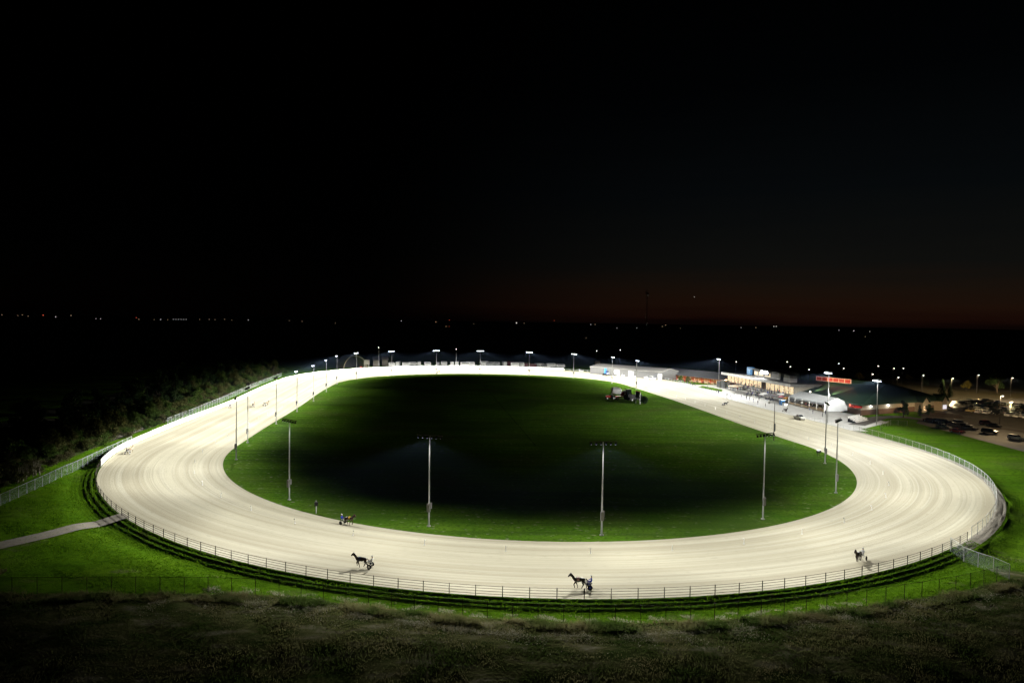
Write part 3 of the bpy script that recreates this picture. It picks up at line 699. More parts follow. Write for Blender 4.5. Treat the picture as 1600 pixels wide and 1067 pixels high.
# ------------------------------------------------------------------ rough grass of the foreground, lawn tufts
def tufts(name, P, hgt, wid, m, blades, rng, label):
    n = len(P); N = n * blades
    base = np.repeat(np.c_[P, gz(P)], blades, 0); hh = np.repeat(hgt, blades) * rng.uniform(.5, 1.2, N); a = rng.random(N) * 6.283
    off = rng.normal(0, .16, (N, 2)) * np.repeat(hgt, blades)[:, None] * 1.0; base[:, :2] += off
    ln = rng.uniform(.1, .8, N) * hh; t = np.c_[np.cos(a), np.sin(a)]; s = np.c_[-np.sin(a), np.cos(a)] * wid
    V = np.zeros((N, 4, 3)); V[:, 0] = base; V[:, 0, :2] -= s; V[:, 1] = base; V[:, 1, :2] += s
    top = base.copy(); top[:, :2] += t * ln[:, None]; top[:, 2] += hh
    V[:, 2] = top; V[:, 2, :2] += s * .35; V[:, 3] = top; V[:, 3, :2] -= s * .35
    V[:, :2, 2] -= .05
    o = quads(name, V.reshape(-1, 3), m, None); o['kind'] = 'stuff'; o['label'] = label; return o
rg = np.random.default_rng(5)
def scatter(n, t0, t1, e0, e1, power=1.0):
    t = rg.uniform(t0, t1, n); e = e0 + (e1 - e0) * rg.random(n) ** power
    return pos(t, fser(CO, t) + e)
def scatter_bank(n, b0, b1, power=1.0):
    x = rg.uniform(-62, 66, n); b = b0 + (b1 - b0) * rg.random(n) ** power
    return np.c_[x, np.interp(x, FENCE_W[:, 0], FENCE_W[:, 1], left=80, right=FENCE_W[-1, 1]) - b]
MT['tuft_dry'] = mat('dry_grass', (.26, .235, .12), (.16, .18, .06), scale=.5, rough=.95, spec=0.0)
layer(MT['tuft_dry'], (.06, .105, .02), .22, .45, .58, amount=.9)
MT['tuft_green'] = mat('tuft_green', (.10, .22, .006), (.13, .25, .009), scale=.6, rough=.95, spec=0.0)
WT = np.array([at(x, y)[:2] for x, y in [(430, 943), (520, 955), (600, 966), (690, 979), (760, 988), (850, 994), (1000, 993), (1140, 985), (1300, 966), (1450, 946), (1620, 920)]])
def clump(P, f, thr):
    s = np.sin(P[:, 0]*f + 1.3*np.sin(P[:, 1]*f*.8)) + np.sin(P[:, 1]*f*1.35 + 2.1*np.sin(P[:, 0]*f*.6 + 1)) + rg.normal(0, .5, len(P)); return P[s > thr]
translucent(MT['tuft_dry'], .55); translucent(MT['tuft_green'], .5)
P = clump(scatter_bank(110000, .3, 24, 1.3), .6, -1.5); tufts('rough_grass', P, rg.uniform(.06, .17, len(P)), .016, MT['tuft_dry'], 5, rg, 'tussocky dry grass of the dark foreground bank')
P = clump(scatter_bank(9000, .2, 2.6), .8, -.2); tufts('tall_dry_grass', P, rg.uniform(.22, .55, len(P)), .018, MT['tuft_dry'], 9, rg, 'tall tan grass along the top of the foreground bank')
MT['straw'] = mat('pale_straw', (.52, .50, .40), (.38, .36, .26), scale=1.5, rough=.95, spec=0.0); translucent(MT['straw'], .4)
x = rg.uniform(-38, 66, 26000); P = clump(np.c_[x, np.interp(x, WT[:, 0], WT[:, 1]) + rg.normal(0, 1, len(x)) * rg.choice([.25, .25, .9, 1.6], len(x))], 1.1, -.35); P = P[beyond(P) > .4]
tufts('pale_straw', P, rg.uniform(.04, .10, len(P)), .03, MT['straw'], 4, rg, 'pale dead straw scattered in a worn line across the foreground bank')
x = rg.uniform(-34, 40, 7000); P = clump(np.c_[x, np.interp(x, FENCE_W[:, 0], FENCE_W[:, 1]) + rg.uniform(-.2, 1.9, len(x))], 1.7, .55)
tufts('pale_flowers', P, rg.uniform(.08, .17, len(P)), .03, MT['straw'], 4, rg, 'pale flecks of dry stalks in the grass along the foreground fence')
P = scatter(40000, .70, .905, .3, 14); P = P[beyond(P) < 0]; tufts('lawn_grass', P, rg.uniform(.06, .16, len(P)), .04, MT['tuft_green'], 4, rg, 'short green grass below the near turn')

# ------------------------------------------------------------------ bodies grown on a skeleton
def skin_mesh(name, chains, mats, assign=None, sub=1, root_first=True):
    """chains: list of lists of (x, y, z, r); a chain may start with an int index tuple ('@', chain, point) to join an earlier vertex"""
    bm = bmesh.new(); idx = {}; rad = []
    for ci_, ch in enumerate(chains):
        prev = None
        for k, p in enumerate(ch):
            if p[0] == '@':
                v = idx[(p[1], p[2])]
            else:
                v = bm.verts.new(p[:3]); rad.append(p[3])
            idx[(ci_, k)] = v
            if prev is not None: bm.edges.new((prev, v))
            prev = v
    me = bpy.data.meshes.new(name); bm.verts.index_update(); bm.to_mesh(me); bm.free()
    o = bpy.data.objects.new(name, me); COL.objects.link(o)
    md = o.modifiers.new('skin', 'SKIN'); md.use_smooth_shade = True; md.branch_smoothing = .3
    sv = me.skin_vertices[0].data
    for i, r in enumerate(rad): sv[i].radius = (r, r); sv[i].use_root = (i == 0)
    if sub: o.modifiers.new('sub', 'SUBSURF').levels = sub
    dg = bpy.context.evaluated_depsgraph_get(); dg.update()
    m2 = bpy.data.meshes.new_from_object(o.evaluated_get(dg)); m2.name = name
    bpy.data.objects.remove(o)
    for x in mats: m2.materials.append(x)
    if assign:
        for f in m2.polygons: f.material_index = assign(f.center)
    for f in m2.polygons: f.use_smooth = True
    return m2
def link(name, me, parent=None):
    o = bpy.data.objects.new(name, me); COL.objects.link(o)
    if parent is not None: o.parent = parent
    return o
def horse_mesh(phase, coat, dark, low_head=0.0):
    a = phase
    ch = [[(0, 0, 1.2, .27), (-.38, 0, 1.23, .26), (-.72, 0, 1.27, .27), (-.96, 0, 1.25, .13)],
          [('@', 0, 0), (.42, 0, 1.2, .28), (.68, 0, 1.24, .21), (.88, 0, 1.5, .155), (1.06, 0, 1.74, .12), (1.2, 0, 1.93 - low_head, .105), (1.36, 0, 1.8 - low_head, .1), (1.52, 0, 1.62 - low_head, .065), (1.58, 0, 1.55 - low_head, .055)],
          [('@', 1, 5), (1.15, .06, 2.08 - low_head, .022)], [('@', 1, 5), (1.15, -.06, 2.08 - low_head, .022)]]
    for sgn, f in ((1, a), (-1, -a)):           # front legs
        kx = .52 + .30 * f; lift = max(0, f)
        ch.append([('@', 1, 1), (.50, sgn*.15, .92, .115), (kx, sgn*.15, .56 + .10*lift, .062), (kx + (.14*f - .26*lift), sgn*.15, .2 + .16*lift, .04), (kx + .14*f - .30*lift, sgn*.15, .10 + .14*lift, .042), (kx + .17*f - .31*lift, sgn*.15, .03 + .13*lift, .055)])
    for sgn, f in ((1, a), (-1, -a)):           # hind legs (a pacer moves the legs of one side together)
        sx = -.60 + .16*f; hx = -.88 + .30*f; lift = max(0, f)
        ch.append([('@', 0, 2), (sx, sgn*.16, .86, .14), (hx, sgn*.16, .52 + .08*lift, .062), (hx + .10 + .12*f, sgn*.16, .18 + .10*lift, .042), (hx + .13 + .13*f, sgn*.16, .09 + .08*lift, .042), (hx + .17 + .14*f, sgn*.16, .03 + .07*lift, .056)])
    ch = [[p if p[0] == '@' else (*p[:3], p[3] * (1.18 if p[3] > .1 else 1.4)) for p in c] for c in ch]
    return skin_mesh('race_horse', ch, [coat, dark], lambda c: 1 if c.z < .16 else 0, 1)
HM = {'bay': mat('bay_coat', (.055, .022, .012), (.035, .014, .008), scale=3, rough=.45), 'black': mat('black_coat', (.012, .009, .008), (.02, .014, .01), scale=3, rough=.4),
      'brown': mat('brown_coat', (.03, .016, .010), (.02, .011, .008), scale=3, rough=.45), 'pale': mat('dun_coat', (.30, .24, .16), (.26, .2, .13), scale=3, rough=.6)}
HM['hoof'] = mat('hoof', (.03, .025, .02), rough=.6); HM['mane'] = mat('mane_hair', (.008, .007, .006), rough=.7)
CL = {k: mat(k + '_cloth', v, rough=.75, scale=4) for k, v in {'blue': (.025, .05, .42), 'white': (.75, .75, .75), 'yellow': (.70, .45, .04), 'black': (.015, .015, .018), 'navy': (.02, .03, .09), 'red': (.42, .03, .03),
      'grey': (.16, .16, .17), 'pink': (.6, .35, .36), 'tan': (.34, .26, .17), 'green': (.04, .13, .06), 'denim': (.05, .08, .16), 'rose': (.5, .2, .22)}.items()}
SKIN = mat('skin', (.50, .30, .21), rough=.6, scale=5); HAIR = mat('hair', (.03, .02, .014), rough=.7, scale=5)
HORSE_ME = {}
def horse_rig(px, py, yaw_vec, phase, coat, cloth, lb_horse, lb_sulky, lb_driver, jacket, helmet, wheel, low=0.0):
    p = at(px, py); yaw = math.atan2(yaw_vec.y, yaw_vec.x)
    key = (phase, coat, low)
    if key not in HORSE_ME: HORSE_ME[key] = horse_mesh(phase, HM[coat], HM['hoof'], low)
    me = HORSE_ME[key]
    R = empty('race_horse', p, yaw, lb_horse, 'horse', 'harness horses out on the track')
    R.scale = (.80, .87, .87)
    link('body', me, R)
    MB().path([(-.98, 0, 1.32), (-1.12, 0, 1.22), (-1.2, 0, .95), (-1.22, 0, .62)], .055, 7).build('tail', HM['mane'], R, smooth=True)
    mn = MB()
    for k in range(9):
        f = k / 8; mn.box((.74 + .42*f, .03, 1.56 + .42*f - low*f*f), (.10, .07, .16), ry=-.8)
    mn.build('mane', HM['mane'], R, bevel=.02)
    if cloth:
        c = MB(); n = 10
        ring = [(math.sin(x) * .30, 1.21 + math.cos(x) * .30) for x in np.linspace(-1.75, 1.75, n)]
        vs = [(x, y, z) for x in (-.02, .36) for y, z in ring] + [(x, y*1.04, z + .012) for x in (-.02, .36) for y, z in ring]
        fs = [(i, i+1, n+i+1, n+i) for i in range(n-1)] + [(2*n+i, 3*n+i, 3*n+i+1, 2*n+i+1) for i in range(n-1)] + [(0, 2*n, 3*n, n), (n-1, 2*n-1, 4*n-1, 3*n-1)]
        c.add(vs, fs); c.build('saddle_cloth', CL[cloth], R)
    MB().tube((1.08, 0, 1.78 - low*.7), (1.1, 0, 1.8 - low*.7), .135, .135, 10).tube((1.45, 0, 1.72 - low), (1.47, 0, 1.70 - low), .1, .095, 10).tube((1.15, .1, 1.86 - low), (1.46, .075, 1.7 - low), .014, .014, 5).tube((1.15, -.1, 1.86 - low), (1.46, -.075, 1.7 - low), .014, .014, 5).build('bridle', CL['black'], R)
    fo = p + Vector((math.cos(yaw), math.sin(yaw), 0)) * .36
    Sk = empty('sulky', fo, yaw, lb_sulky, 'sulky', 'sulkies behind the harness horses')
    Sk.scale = (.87,) * 3
    for sg in (1, -1):
        MB().path([(.35, sg*.36, 1.12), (-.7, sg*.40, 1.0), (-1.35, sg*.42, .62), (-2.0, sg*.42, .60)], .026, 7).build('shaft', MT['steel'], Sk)
        MB().path([(-2.0, sg*.42, .6), (-1.85, sg*.56, .52), (-1.80, sg*.62, .34)], .024, 7).build('wheel_fork', MT['steel'], Sk)
        w = MB().lathe([(.29, -.03), (.33, -.02), (.34, 0), (.33, .02), (.29, .03)], n=24, axis='y').build('wheel', MT['rubber'], Sk); w.location = (-1.8, sg*.62, .34)
        MB().lathe([(.02, -.034), (.285, -.026), (.285, .026), (.02, .034)], n=24, axis='y').build('disc', CL[wheel] if wheel in CL else MT[wheel], w)
    MB().tube((-1.8, -.60, .36), (-1.8, .60, .36), .024).path([(-2.0, -.42, .6), (-2.0, .42, .6)], .026).build('axle', MT['steel'], Sk)
    MB().box((-2.0, 0, .70), (.34, .36, .07)).build('seat', CL['black'], Sk, bevel=.025)
    D = empty('person', fo, yaw, lb_driver, 'driver', 'drivers seated in the sulkies')
    D.scale = (.87,) * 3
    x0 = -2.0
    chn = [[(x0, 0, .84, .15), (x0 - .07, 0, 1.02, .145), (x0 - .10, 0, 1.24, .16), (x0 - .09, 0, 1.40, .075), (x0 - .06, 0, 1.52, .085), (x0 - .04, 0, 1.62, .095), (x0 - .04, 0, 1.70, .07)]]
    for sg in (1, -1):
        chn.append([('@', 0, 0), (x0 + .12, sg*.13, .84, .10), (x0 + .50, sg*.26, .98, .085), (x0 + .80, sg*.36, .72, .058), (x0 + .86, sg*.37, .68, .05), (x0 + .95, sg*.37, .80, .04)])
        chn.append([('@', 0, 2), (x0 - .06, sg*.2, 1.34, .075), (x0 + .12, sg*.28, 1.12, .052), (x0 + .38, sg*.14, 1.12, .04), (x0 + .46, sg*.11, 1.12, .045)])
    def asg(c):
        if c.z > 1.43: return 2
        if c.x > x0 + .40 and c.z > 1.05 and abs(c.y) < .2: return 2
        return 0 if (c.z > .93 and c.x < x0 + .38) else 1
    key = ('driver', jacket)
    if key not in HORSE_ME: HORSE_ME[key] = skin_mesh('person', chn, [CL[jacket], CL['white'], SKIN], asg, 1)
    link('body', HORSE_ME[key], D)
    MB().lathe([(.118, 0), (.122, .05), (.105, .11), (.06, .15), (.01, .16)], (x0 - .045, 0, 1.63), 14).box((x0 + .08, 0, 1.66), (.1, .16, .03)).build('helmet', CL[helmet], D, smooth=False)
    rr = MB()
    for sg in (1, -1): rr.path([(x0 + .47, sg*.11, 1.12), (-.6, sg*.2, 1.38), (.2, sg*.2, 1.48), (.94, sg*.1, 1.66 - low)], .009, 5)
    rr.build('reins', CL['black'], D)
def dirv(px, py, cw=True, turn=0.0):
    p = at(px, py); tg, ow = tang(p.x, p.y); v = -tg if cw else tg
    return Matrix.Rotation(turn, 3, 'Z') @ v.to_3d()
# (the pixel is the ground under the horse's middle)
horse_rig(904.5, 919, dirv(904, 918), .8, 'black', 'pink', 'black horse pacing left near the rail fence with blue wheeled sulky', 'sulky with blue disc wheels at the near middle of the track', 'driver in blue jacket leaning back in the blue wheeled sulky', 'blue', 'white', 'blue')
horse_rig(564, 886, dirv(560, 884, turn=.15), -.8, 'brown', 'navy', 'dark brown horse with head high pulling a white sulky on the near left', 'white sulky behind the dark brown horse on the near left', 'driver in white leaning low behind the dark brown horse', 'white', 'white', 'white')
horse_rig(545.5, 820, dirv(545, 818, cw=False), .7, 'bay', 'yellow', 'dark bay horse with yellow saddle cloth heading right along the infield grass', 'dark wheeled sulky behind the horse with the yellow cloth', 'driver in blue jacket and pale helmet behind the horse with yellow cloth', 'blue', 'white', 'black')
horse_rig(1341, 877, dirv(1341, 877, turn=.3), .6, 'brown', 'white', 'dark horse in white harness near the rail fence right of the near turn', 'black wheeled sulky on the right of the near turn', 'driver in white and pink colours on the right of the near turn', 'white', 'white', 'black')
horse_rig(204, 708, dirv(204, 709, turn=-.25), -.7, 'pale', None, 'pale dun horse trotting away beside the white board fence on the far left', 'white wheeled sulky beside the white board fence on the far left', 'driver in dark grey jacket riding away beside the white board fence', 'grey', 'navy', 'white')
horse_rig(361, 637, dirv(361, 639), .6, 'pale', None, 'leftmost of three distant horses on the left stretch, closest to the board fence', 'leftmost of three distant sulkies on the left stretch', 'driver in navy jacket nearest the white board fence on the left stretch', 'navy', 'navy', 'white')
horse_rig(396.5, 636, dirv(396, 638), -.6, 'pale', None, 'middle one of three distant horses on the left stretch', 'middle one of three distant sulkies on the left stretch', 'driver in dark jacket, middle one of three on the left stretch', 'black', 'black', 'white')
horse_rig(417, 634, dirv(417, 637, turn=-.5), .5, 'pale', None, 'rightmost of three distant horses on the left stretch', 'rightmost of three distant sulkies on the left stretch', 'driver in grey jacket, rightmost of three on the left stretch', 'grey', 'grey', 'white')
horse_rig(1134, 634, dirv(1134, 634, turn=.5), .7, 'black', None, 'black horse alone in mid track on the home stretch', 'pale sulky behind the black horse on the home stretch', 'driver in white behind the black horse on the home stretch', 'white', 'white', 'white')
horse_rig(1228, 644, dirv(1228, 644), -.6, 'brown', None, 'brown horse close to the home stretch rail behind the white car', 'sulky close to the home stretch rail behind the white car', 'driver in grey close to the home stretch rail behind the white car', 'grey', 'white', 'white')
horse_rig(685.6, 583, dirv(685, 583), .6, 'black', None, 'tiny dark horse far away on the far turn', 'tiny sulky far away on the far turn', 'tiny driver far away on the far turn', 'black', 'black', 'black')
# ------------------------------------------------------------------ spectators
def person_mesh(top, legs, stance=0.0):
    ch = [[(0, 0, .95, .14), (0, 0, 1.12, .135), (0, 0, 1.34, .165), (0, 0, 1.47, .065), (.01, 0, 1.55, .075), (.02, 0, 1.64, .095), (.02, 0, 1.72, .075)]]
    for sg in (1, -1):
        f = stance * sg
        ch.append([('@', 0, 0), (0, sg*.10, .86, .10), (.02 + .1*f, sg*.11, .48, .07), (-.02 + .2*f, sg*.11, .1, .048), (.02 + .2*f, sg*.115, .04, .05), (.13 + .2*f, sg*.12, .03, .04)])
        ch.append([('@', 0, 2), (0, sg*.21, 1.40, .07), (-.02 - .12*f, sg*.27, 1.14, .048), (.10 - .2*f, sg*.25, .92, .036), (.13 - .22*f, sg*.24, .84, .042)])
    return skin_mesh('person', ch, [CL[top], CL[legs], SKIN, HAIR], lambda c: (3 if (c.z > 1.68 or (c.z > 1.58 and c.x < -.01)) else 2 if (c.z > 1.47 or (c.z < .93 and abs(c.y) > .2)) else 0 if c.z > .95 else 1), 1)
PM = {}
TOPS = ['black', 'navy', 'grey', 'red', 'white', 'tan', 'green', 'rose', 'blue', 'black']
def person(p, yaw, top, legs, stance, label, group):
    k = (top, legs, stance)
    if k not in PM: PM[k] = person_mesh(*k)
    o = link('person', PM[k]); o.location = p; o.rotation_euler = (0, 0, yaw); s = random.uniform(.93, 1.06); o.scale = (s, s, s)
    return tag(o, label, 'person', group)
RAILP = [(1064, 597), (1069, 600), (1074, 601), (1079, 602), (1082, 604), (1084.5, 601), (1087, 605), (1096, 608), (1102, 610), (1105, 607.5), (1108, 611), (1111, 612), (1119, 615), (1123, 616), (1128, 617), (1122, 614), (1136, 620.5), (1142, 621.5), (1147, 620), (1166, 625), (1171.5, 626), (1177, 629), (1186, 627), (1184, 632.5), (1198.5, 627), (1167, 620), (1174, 619), (1183, 622), (1196, 637), (1055, 596), (1049, 595), (1040, 592.5), (1159, 622), (1265, 642), (1285, 652), (1290, 648), (1270, 647)]
for i, (px, py) in enumerate(RAILP):
    c = ('black', 'navy', 'grey', 'black')[i % 4]
    person(at(px, py - .6), YAW_A + math.pi/2 + random.uniform(-.9, .9), c, ('denim', 'black', 'navy')[i % 3], (0.0, .6)[i % 2], 'spectator in %s top standing on the apron by the home stretch rail' % {'black': 'a black', 'navy': 'a navy', 'grey': 'a grey'}[c], 'spectators standing along the home stretch rail')

# ------------------------------------------------------------------ vehicles
PAINT = {k: mat(k + '_car_paint', v, scale=2, rough=.25, spec=.6) for k, v in {'white': (.72, .72, .70), 'black': (.012, .012, .014), 'silver': (.38, .39, .40), 'grey': (.10, .105, .11), 'red': (.30, .015, .015), 'blue': (.02, .05, .16),
         'green': (.02, .06, .035), 'gold': (.26, .20, .10), 'maroon': (.10, .012, .015)}.items()}
MT['headlamp'] = mat('headlamp_glass', (.7, .7, .68), rough=.15, spec=.6); MT['taillamp'] = mat('tail_lamp', (.35, .01, .01), rough=.2)
CARP = {}
def make_car(kind, paint):
    R = empty('parked_car', (0, 0, 0)); Lh, W, H = {'saloon': (2.3, .90, 1.44), 'suv': (2.35, .95, 1.74), 'wagon': (2.35, .90, 1.50), 'pickup': (2.75, .98, 1.82), 'van': (2.5, .98, 1.95)}[kind]
    g = .22
    if kind == 'saloon': body = [(-Lh, .42), (-Lh + .05, .88), (-Lh + .75, .98), (.95, .94), (Lh - .12, .76), (Lh, .5), (Lh - .05, g), (-Lh + .1, g)]; cab = [(-1.55, .95), (-.95, 1.40), (.25, H), (1.05, .95)]
    elif kind == 'suv': body = [(-Lh, .5), (-Lh + .03, 1.08), (1.0, 1.08), (Lh - .15, .98), (Lh, .6), (Lh - .05, g + .05), (-Lh + .1, g + .05)]; cab = [(-2.28, 1.06), (-2.05, 1.66), (.35, H), (1.15, 1.06)]
    elif kind == 'wagon': body = [(-Lh, .45), (-Lh + .03, .95), (.95, .95), (Lh - .12, .80), (Lh, .5), (Lh - .05, g), (-Lh + .1, g)]; cab = [(-2.2, .93), (-1.9, 1.46), (.25, H), (1.1, .93)]
    elif kind == 'pickup': body = [(-Lh, .6), (-Lh, 1.12), (1.1, 1.12), (Lh - .15, 1.08), (Lh, .7), (Lh - .05, g + .15), (-Lh, g + .2)]; cab = [(-.75, 1.1), (-.6, 1.76), (.65, H), (1.25, 1.1)]
    else: body = [(-Lh, .5), (-Lh, 1.15), (1.5, 1.15), (Lh - .1, 1.0), (Lh, .6), (Lh - .05, g), (-Lh, g)]; cab = [(-2.46, 1.13), (-2.36, 1.88), (.9, H), (1.75, 1.13)]
    MB().prism(body, -W, W).build('body', PAINT[paint], R, bevel=.05)
    zb, zt = cab[0][1], H; tap = lambda z: 1 - .22 * max(0, (z - zb)) / (zt - zb)
    MB().prism(cab, -W * .95, W * .95, top=tap).build('windows', MT['glass'], R, bevel=.02)
    rf = [(cab[1][0] - .03, cab[1][1] + .0), (cab[1][0] + .02, cab[1][1] + .05), (cab[2][0], H + .045), (cab[2][0] + .1, H - .02)]
    MB().prism(rf, -W * .76, W * .76).build('roof', PAINT[paint], R, bevel=.015)
    pl = MB()
    for sg in (1, -1):
        pl.tube((cab[3][0], sg*W*.93, zb), (cab[2][0] + .04, sg*W*.75, H - .02), .035, .035, 5).tube((cab[0][0], sg*W*.93, zb), (cab[1][0], sg*W*.75, cab[1][1]), .05, .05, 5).tube(((cab[0][0]+cab[3][0])/2, sg*W*.945, zb), ((cab[1][0]+cab[2][0])/2, sg*W*.755, H - .02), .04, .04, 5)
    pl.build('pillars', PAINT[paint], R)
    wh = None
    for sx in (1, -1):
        for sg in (1, -1):
            if wh is None:
                wh = MB().lathe([(.26, -.11), (.33, -.09), (.335, 0), (.33, .09), (.26, .11)], n=16, axis='y').build('wheel', MT['rubber'], R); rim = MB().lathe([(.05, -.125), (.2, -.115), (.2, .115), (.05, .125)], n=12, axis='y').build('rim', MT['steel'], wh); c = wh
            else:
                c = wh.copy(); COL.objects.link(c); c.parent = R; c2 = rim.copy(); COL.objects.link(c2); c2.parent = c
            c.location = (sx * Lh * .62, sg * (W - .08), .335)
    for sg in (1, -1):
        MB().box((Lh - .09, sg * W * .72, .66 if kind in ('saloon', 'wagon') else .82), (.12, .34, .15)).build('headlight', MT['headlamp'], R, bevel=.02)
        MB().box((-Lh + .02, sg * W * .78, .78 if kind in ('saloon', 'wagon') else .92), (.08, .26, .18)).build('taillight', MT['taillamp'], R, bevel=.02)
    MB().box((Lh - .03, 0, .42), (.1, 1.5, .16)).build('bumper', MT['darkgrey'], R, bevel=.03)
    return R
def car(kind, paint, p, yaw, label, group=None, cat='car'):
    k = (kind, paint)
    if k not in CARP: CARP[k] = make_car(kind, paint); o = CARP[k]
    else: o = copy_tree(CARP[k])
    for q in ('group',):
        if q in o: del o[q]
    o.location = (p[0], p[1], gz1(p[0], p[1]) + .03); o.rotation_euler = (0, 0, yaw); o.scale = (.88,) * 3; return tag(o, label, cat, group)
def yaw_px(a, b):
    u, v = at(*a), at(*b); return math.atan2(v.y - u.y, v.x - u.x)
ROWY = yaw_px((1485, 640), (1590, 652))
G3 = 'cars parked on the near strip of the car park'
for kind, pt, px, py, dy, lb in [('suv', 'black', 1546, 677, .25, 'black four wheel drive parked alone in the middle of the near strip'), ('wagon', 'white', 1588, 686.5, 0.05, 'white estate car at the right edge of the near strip, nearest of all cars'),
        ('wagon', 'silver', 1516, 671, .0, 'silver estate car beside the lawn, right of the red car'), ('saloon', 'red', 1496, 676, -.15, 'dark red car at the edge of the lawn'), ('saloon', 'silver', 1474, 669, .1, 'silver car at the left end of the near strip, by the lawn'),
        ('suv', 'silver', 1500, 663.5, .2, 'pale van shaped car behind the row at the near strip'), ('saloon', 'black', 1506, 668, .2, 'black saloon beside the silver estate car'), ('saloon', 'silver', 1492, 666.5, .15, 'light grey saloon in the middle of the near row'),
        ('saloon', 'black', 1483, 664, .2, 'black saloon in the near row behind the light grey one'), ('suv', 'grey', 1475, 662, .1, 'grey four wheel drive at the back left of the near row'), ('saloon', 'maroon', 1453, 659, 0., 'dark maroon saloon farthest left near the casino'),
        ('saloon', 'black', 1464, 660, .05, 'black saloon second from the left near the casino'), ('suv', 'maroon', 1541, 664, 1.2, 'dark maroon four wheel drive beside the traffic island'), ('saloon', 'grey', 1553, 667, .1, 'grey saloon tucked against the traffic island')]:
    car(kind, pt, at(px, py), ROWY + dy, lb, G3)
rc = random.Random(11); G4 = 'cars packed in the far car park'
n4 = 0
base = at(1484, 640); ux = Vector((math.cos(ROWY), math.sin(ROWY))); vy = Vector((-ux.y, ux.x))
for row, (off, s0, s1) in enumerate([(0, 0, 66), (6.5, -3, 68), (14, -6, 70), (20.5, -9, 72), (28, -10, 74), (34.5, -10, 76), (42, -8, 78)]):
    s_ = s0
    while s_ < s1:
        q = base.to_2d() + ux * s_ + vy * off
        if rc.random() < .9:
            kind = rc.choice(['saloon', 'saloon', 'suv', 'suv', 'wagon', 'pickup', 'van']); pt = rc.choice(['black', 'black', 'grey', 'silver', 'white', 'blue', 'maroon', 'grey', 'green', 'gold', 'black'])
            knd = {'saloon': 'saloon', 'suv': 'four wheel drive', 'wagon': 'estate car', 'pickup': 'pickup', 'van': 'van'}[kind]
            rown = ['front row', 'second row', 'third row', 'fourth row', 'fifth row', 'sixth row', 'rearmost row'][row]
            car(kind, pt, q, ROWY + math.pi/2 * rc.choice([1, -1]) + rc.uniform(-.06, .06), '%s %s in the %s of the crowded far car park' % (pt, knd, rown), G4); n4 += 1
        s_ += rc.uniform(2.35, 2.75)
# vehicles at the track
wc = car('pickup', 'white', at(1249, 655), YAW_A + math.pi, 'white track vehicle standing at the rail of the home stretch', None, 'truck')
wt = car('pickup', 'white', at(561, 577.5), YAW_A + 1.3, 'white vehicle with red lamps lit on the far turn below the arched barn', None, 'truck')
MT['redlamp'] = glow('red_lamp', (1., .10, .04), 6.0)
for sx in (-1, 1):
    MB().lathe([(.05, -.1), (.22, 0), (.05, .14)], (-1.5, sx * .7, 1.95), 8).build('warning_lamp', MT['redlamp'], wt)
# ------------------------------------------------------------------ trailers and vans beyond the far turn
def trailer(p, yaw, ln, h, m, label, group):
    R = empty('horse_trailer', p, yaw, label, 'trailer', group)
    MB().prism([(-ln/2, .5), (-ln/2, h), (ln/2 - .5, h), (ln/2, h - .5), (ln/2, .5)], -1.15, 1.15).build('body', m, R, bevel=.06)
    for sg in (1, -1):
        MB().box((0, sg * 1.16, h - .65), (ln * .7, .03, .35)).build('window', MT['glass'], R)
        for sx in (-.5, .5):
            MB().lathe([(.25, -.1), (.36, -.09), (.36, .09), (.25, .1)], (sx * 1.0 - .4, sg * 1.02, .36), 12, axis='y').build('wheel', MT['rubber'], R)
    MB().box((ln/2 + .5, 0, .5), (1.1, .1, .1)).build('drawbar', MT['rail'], R)
    return R
G5 = 'trailers parked beyond the far turn'
TP = []
for i, px in enumerate([612, 622, 634, 645, 655, 668, 684, 694, 706, 714, 727, 735, 757, 766, 774, 788, 796, 805, 812, 821, 833, 843, 852, 861, 868, 876]):
    py = 574.2 + (0 if 640 < px < 800 else 1.0) + (max(0, px - 800) * .03)
    p = at(px, py - 2.2 - rc.random() * 1.0); t, d = tf([[p.x, p.y]])
    white = rc.random() < .6; mm = [MT['white'], MT['grey'], PAINT['silver'], MT['darkgrey'], PAINT['maroon']][0 if white else rc.randrange(1, 5)]
    trailer(p, rc.uniform(-.3, .3) + (math.pi/2 if rc.random() < .3 else 0), rc.uniform(4, 7), rc.uniform(2.3, 3.2), mm, 'white horse trailer in the line parked beyond the far turn' if white else 'dark or grey horse trailer in the line parked beyond the far turn', G5)
# ------------------------------------------------------------------ arched barn and sheds far left
p = at(551, 577); R = empty('arched_barn', (p.x, p.y + 6, 0), .55, 'pale fabric arched barn beyond the far turn on the left', 'barn')
b = MB(); n = 18; rr = 7.6
for k in range(n):
    a0, a1 = math.pi * k / n, math.pi * (k + 1) / n
    q = [(rr*math.cos(a), y, rr*math.sin(a) * 1.1) for a in (a0, a1) for y in (-1, 14)]; i_ = [(x*.955, y, z*.955) for x, y, z in q]
    b.add(q + i_, [(0, 1, 3, 2), (4, 6, 7, 5), (0, 2, 6, 4), (1, 5, 7, 3)])
b.build('fabric_roof', mat('pale_fabric', (.42, .36, .24), scale=2, rough=.8), R)
MB().prism([(rr*.95*math.cos(a), rr*1.04*math.sin(a)) for a in np.linspace(0, math.pi, 15)], 13.6, 13.8).build('end_wall', MT['darkgrey'], R)
p = at(573, 576.5); R = empty('feed_silo', p, 0, 'small pale square tower beside the arched barn', 'silo')
MB().box((0, 0, 4.4), (3.0, 3.0, 2.8)).build('hopper', MT['beige'], R, bevel=.1); lg = [MB().tube((x, y, 0), (x, y, 3.1), .14).build('leg', MT['beige'], R) for x in (-1.2, 1.2) for y in (-1.2, 1.2)]
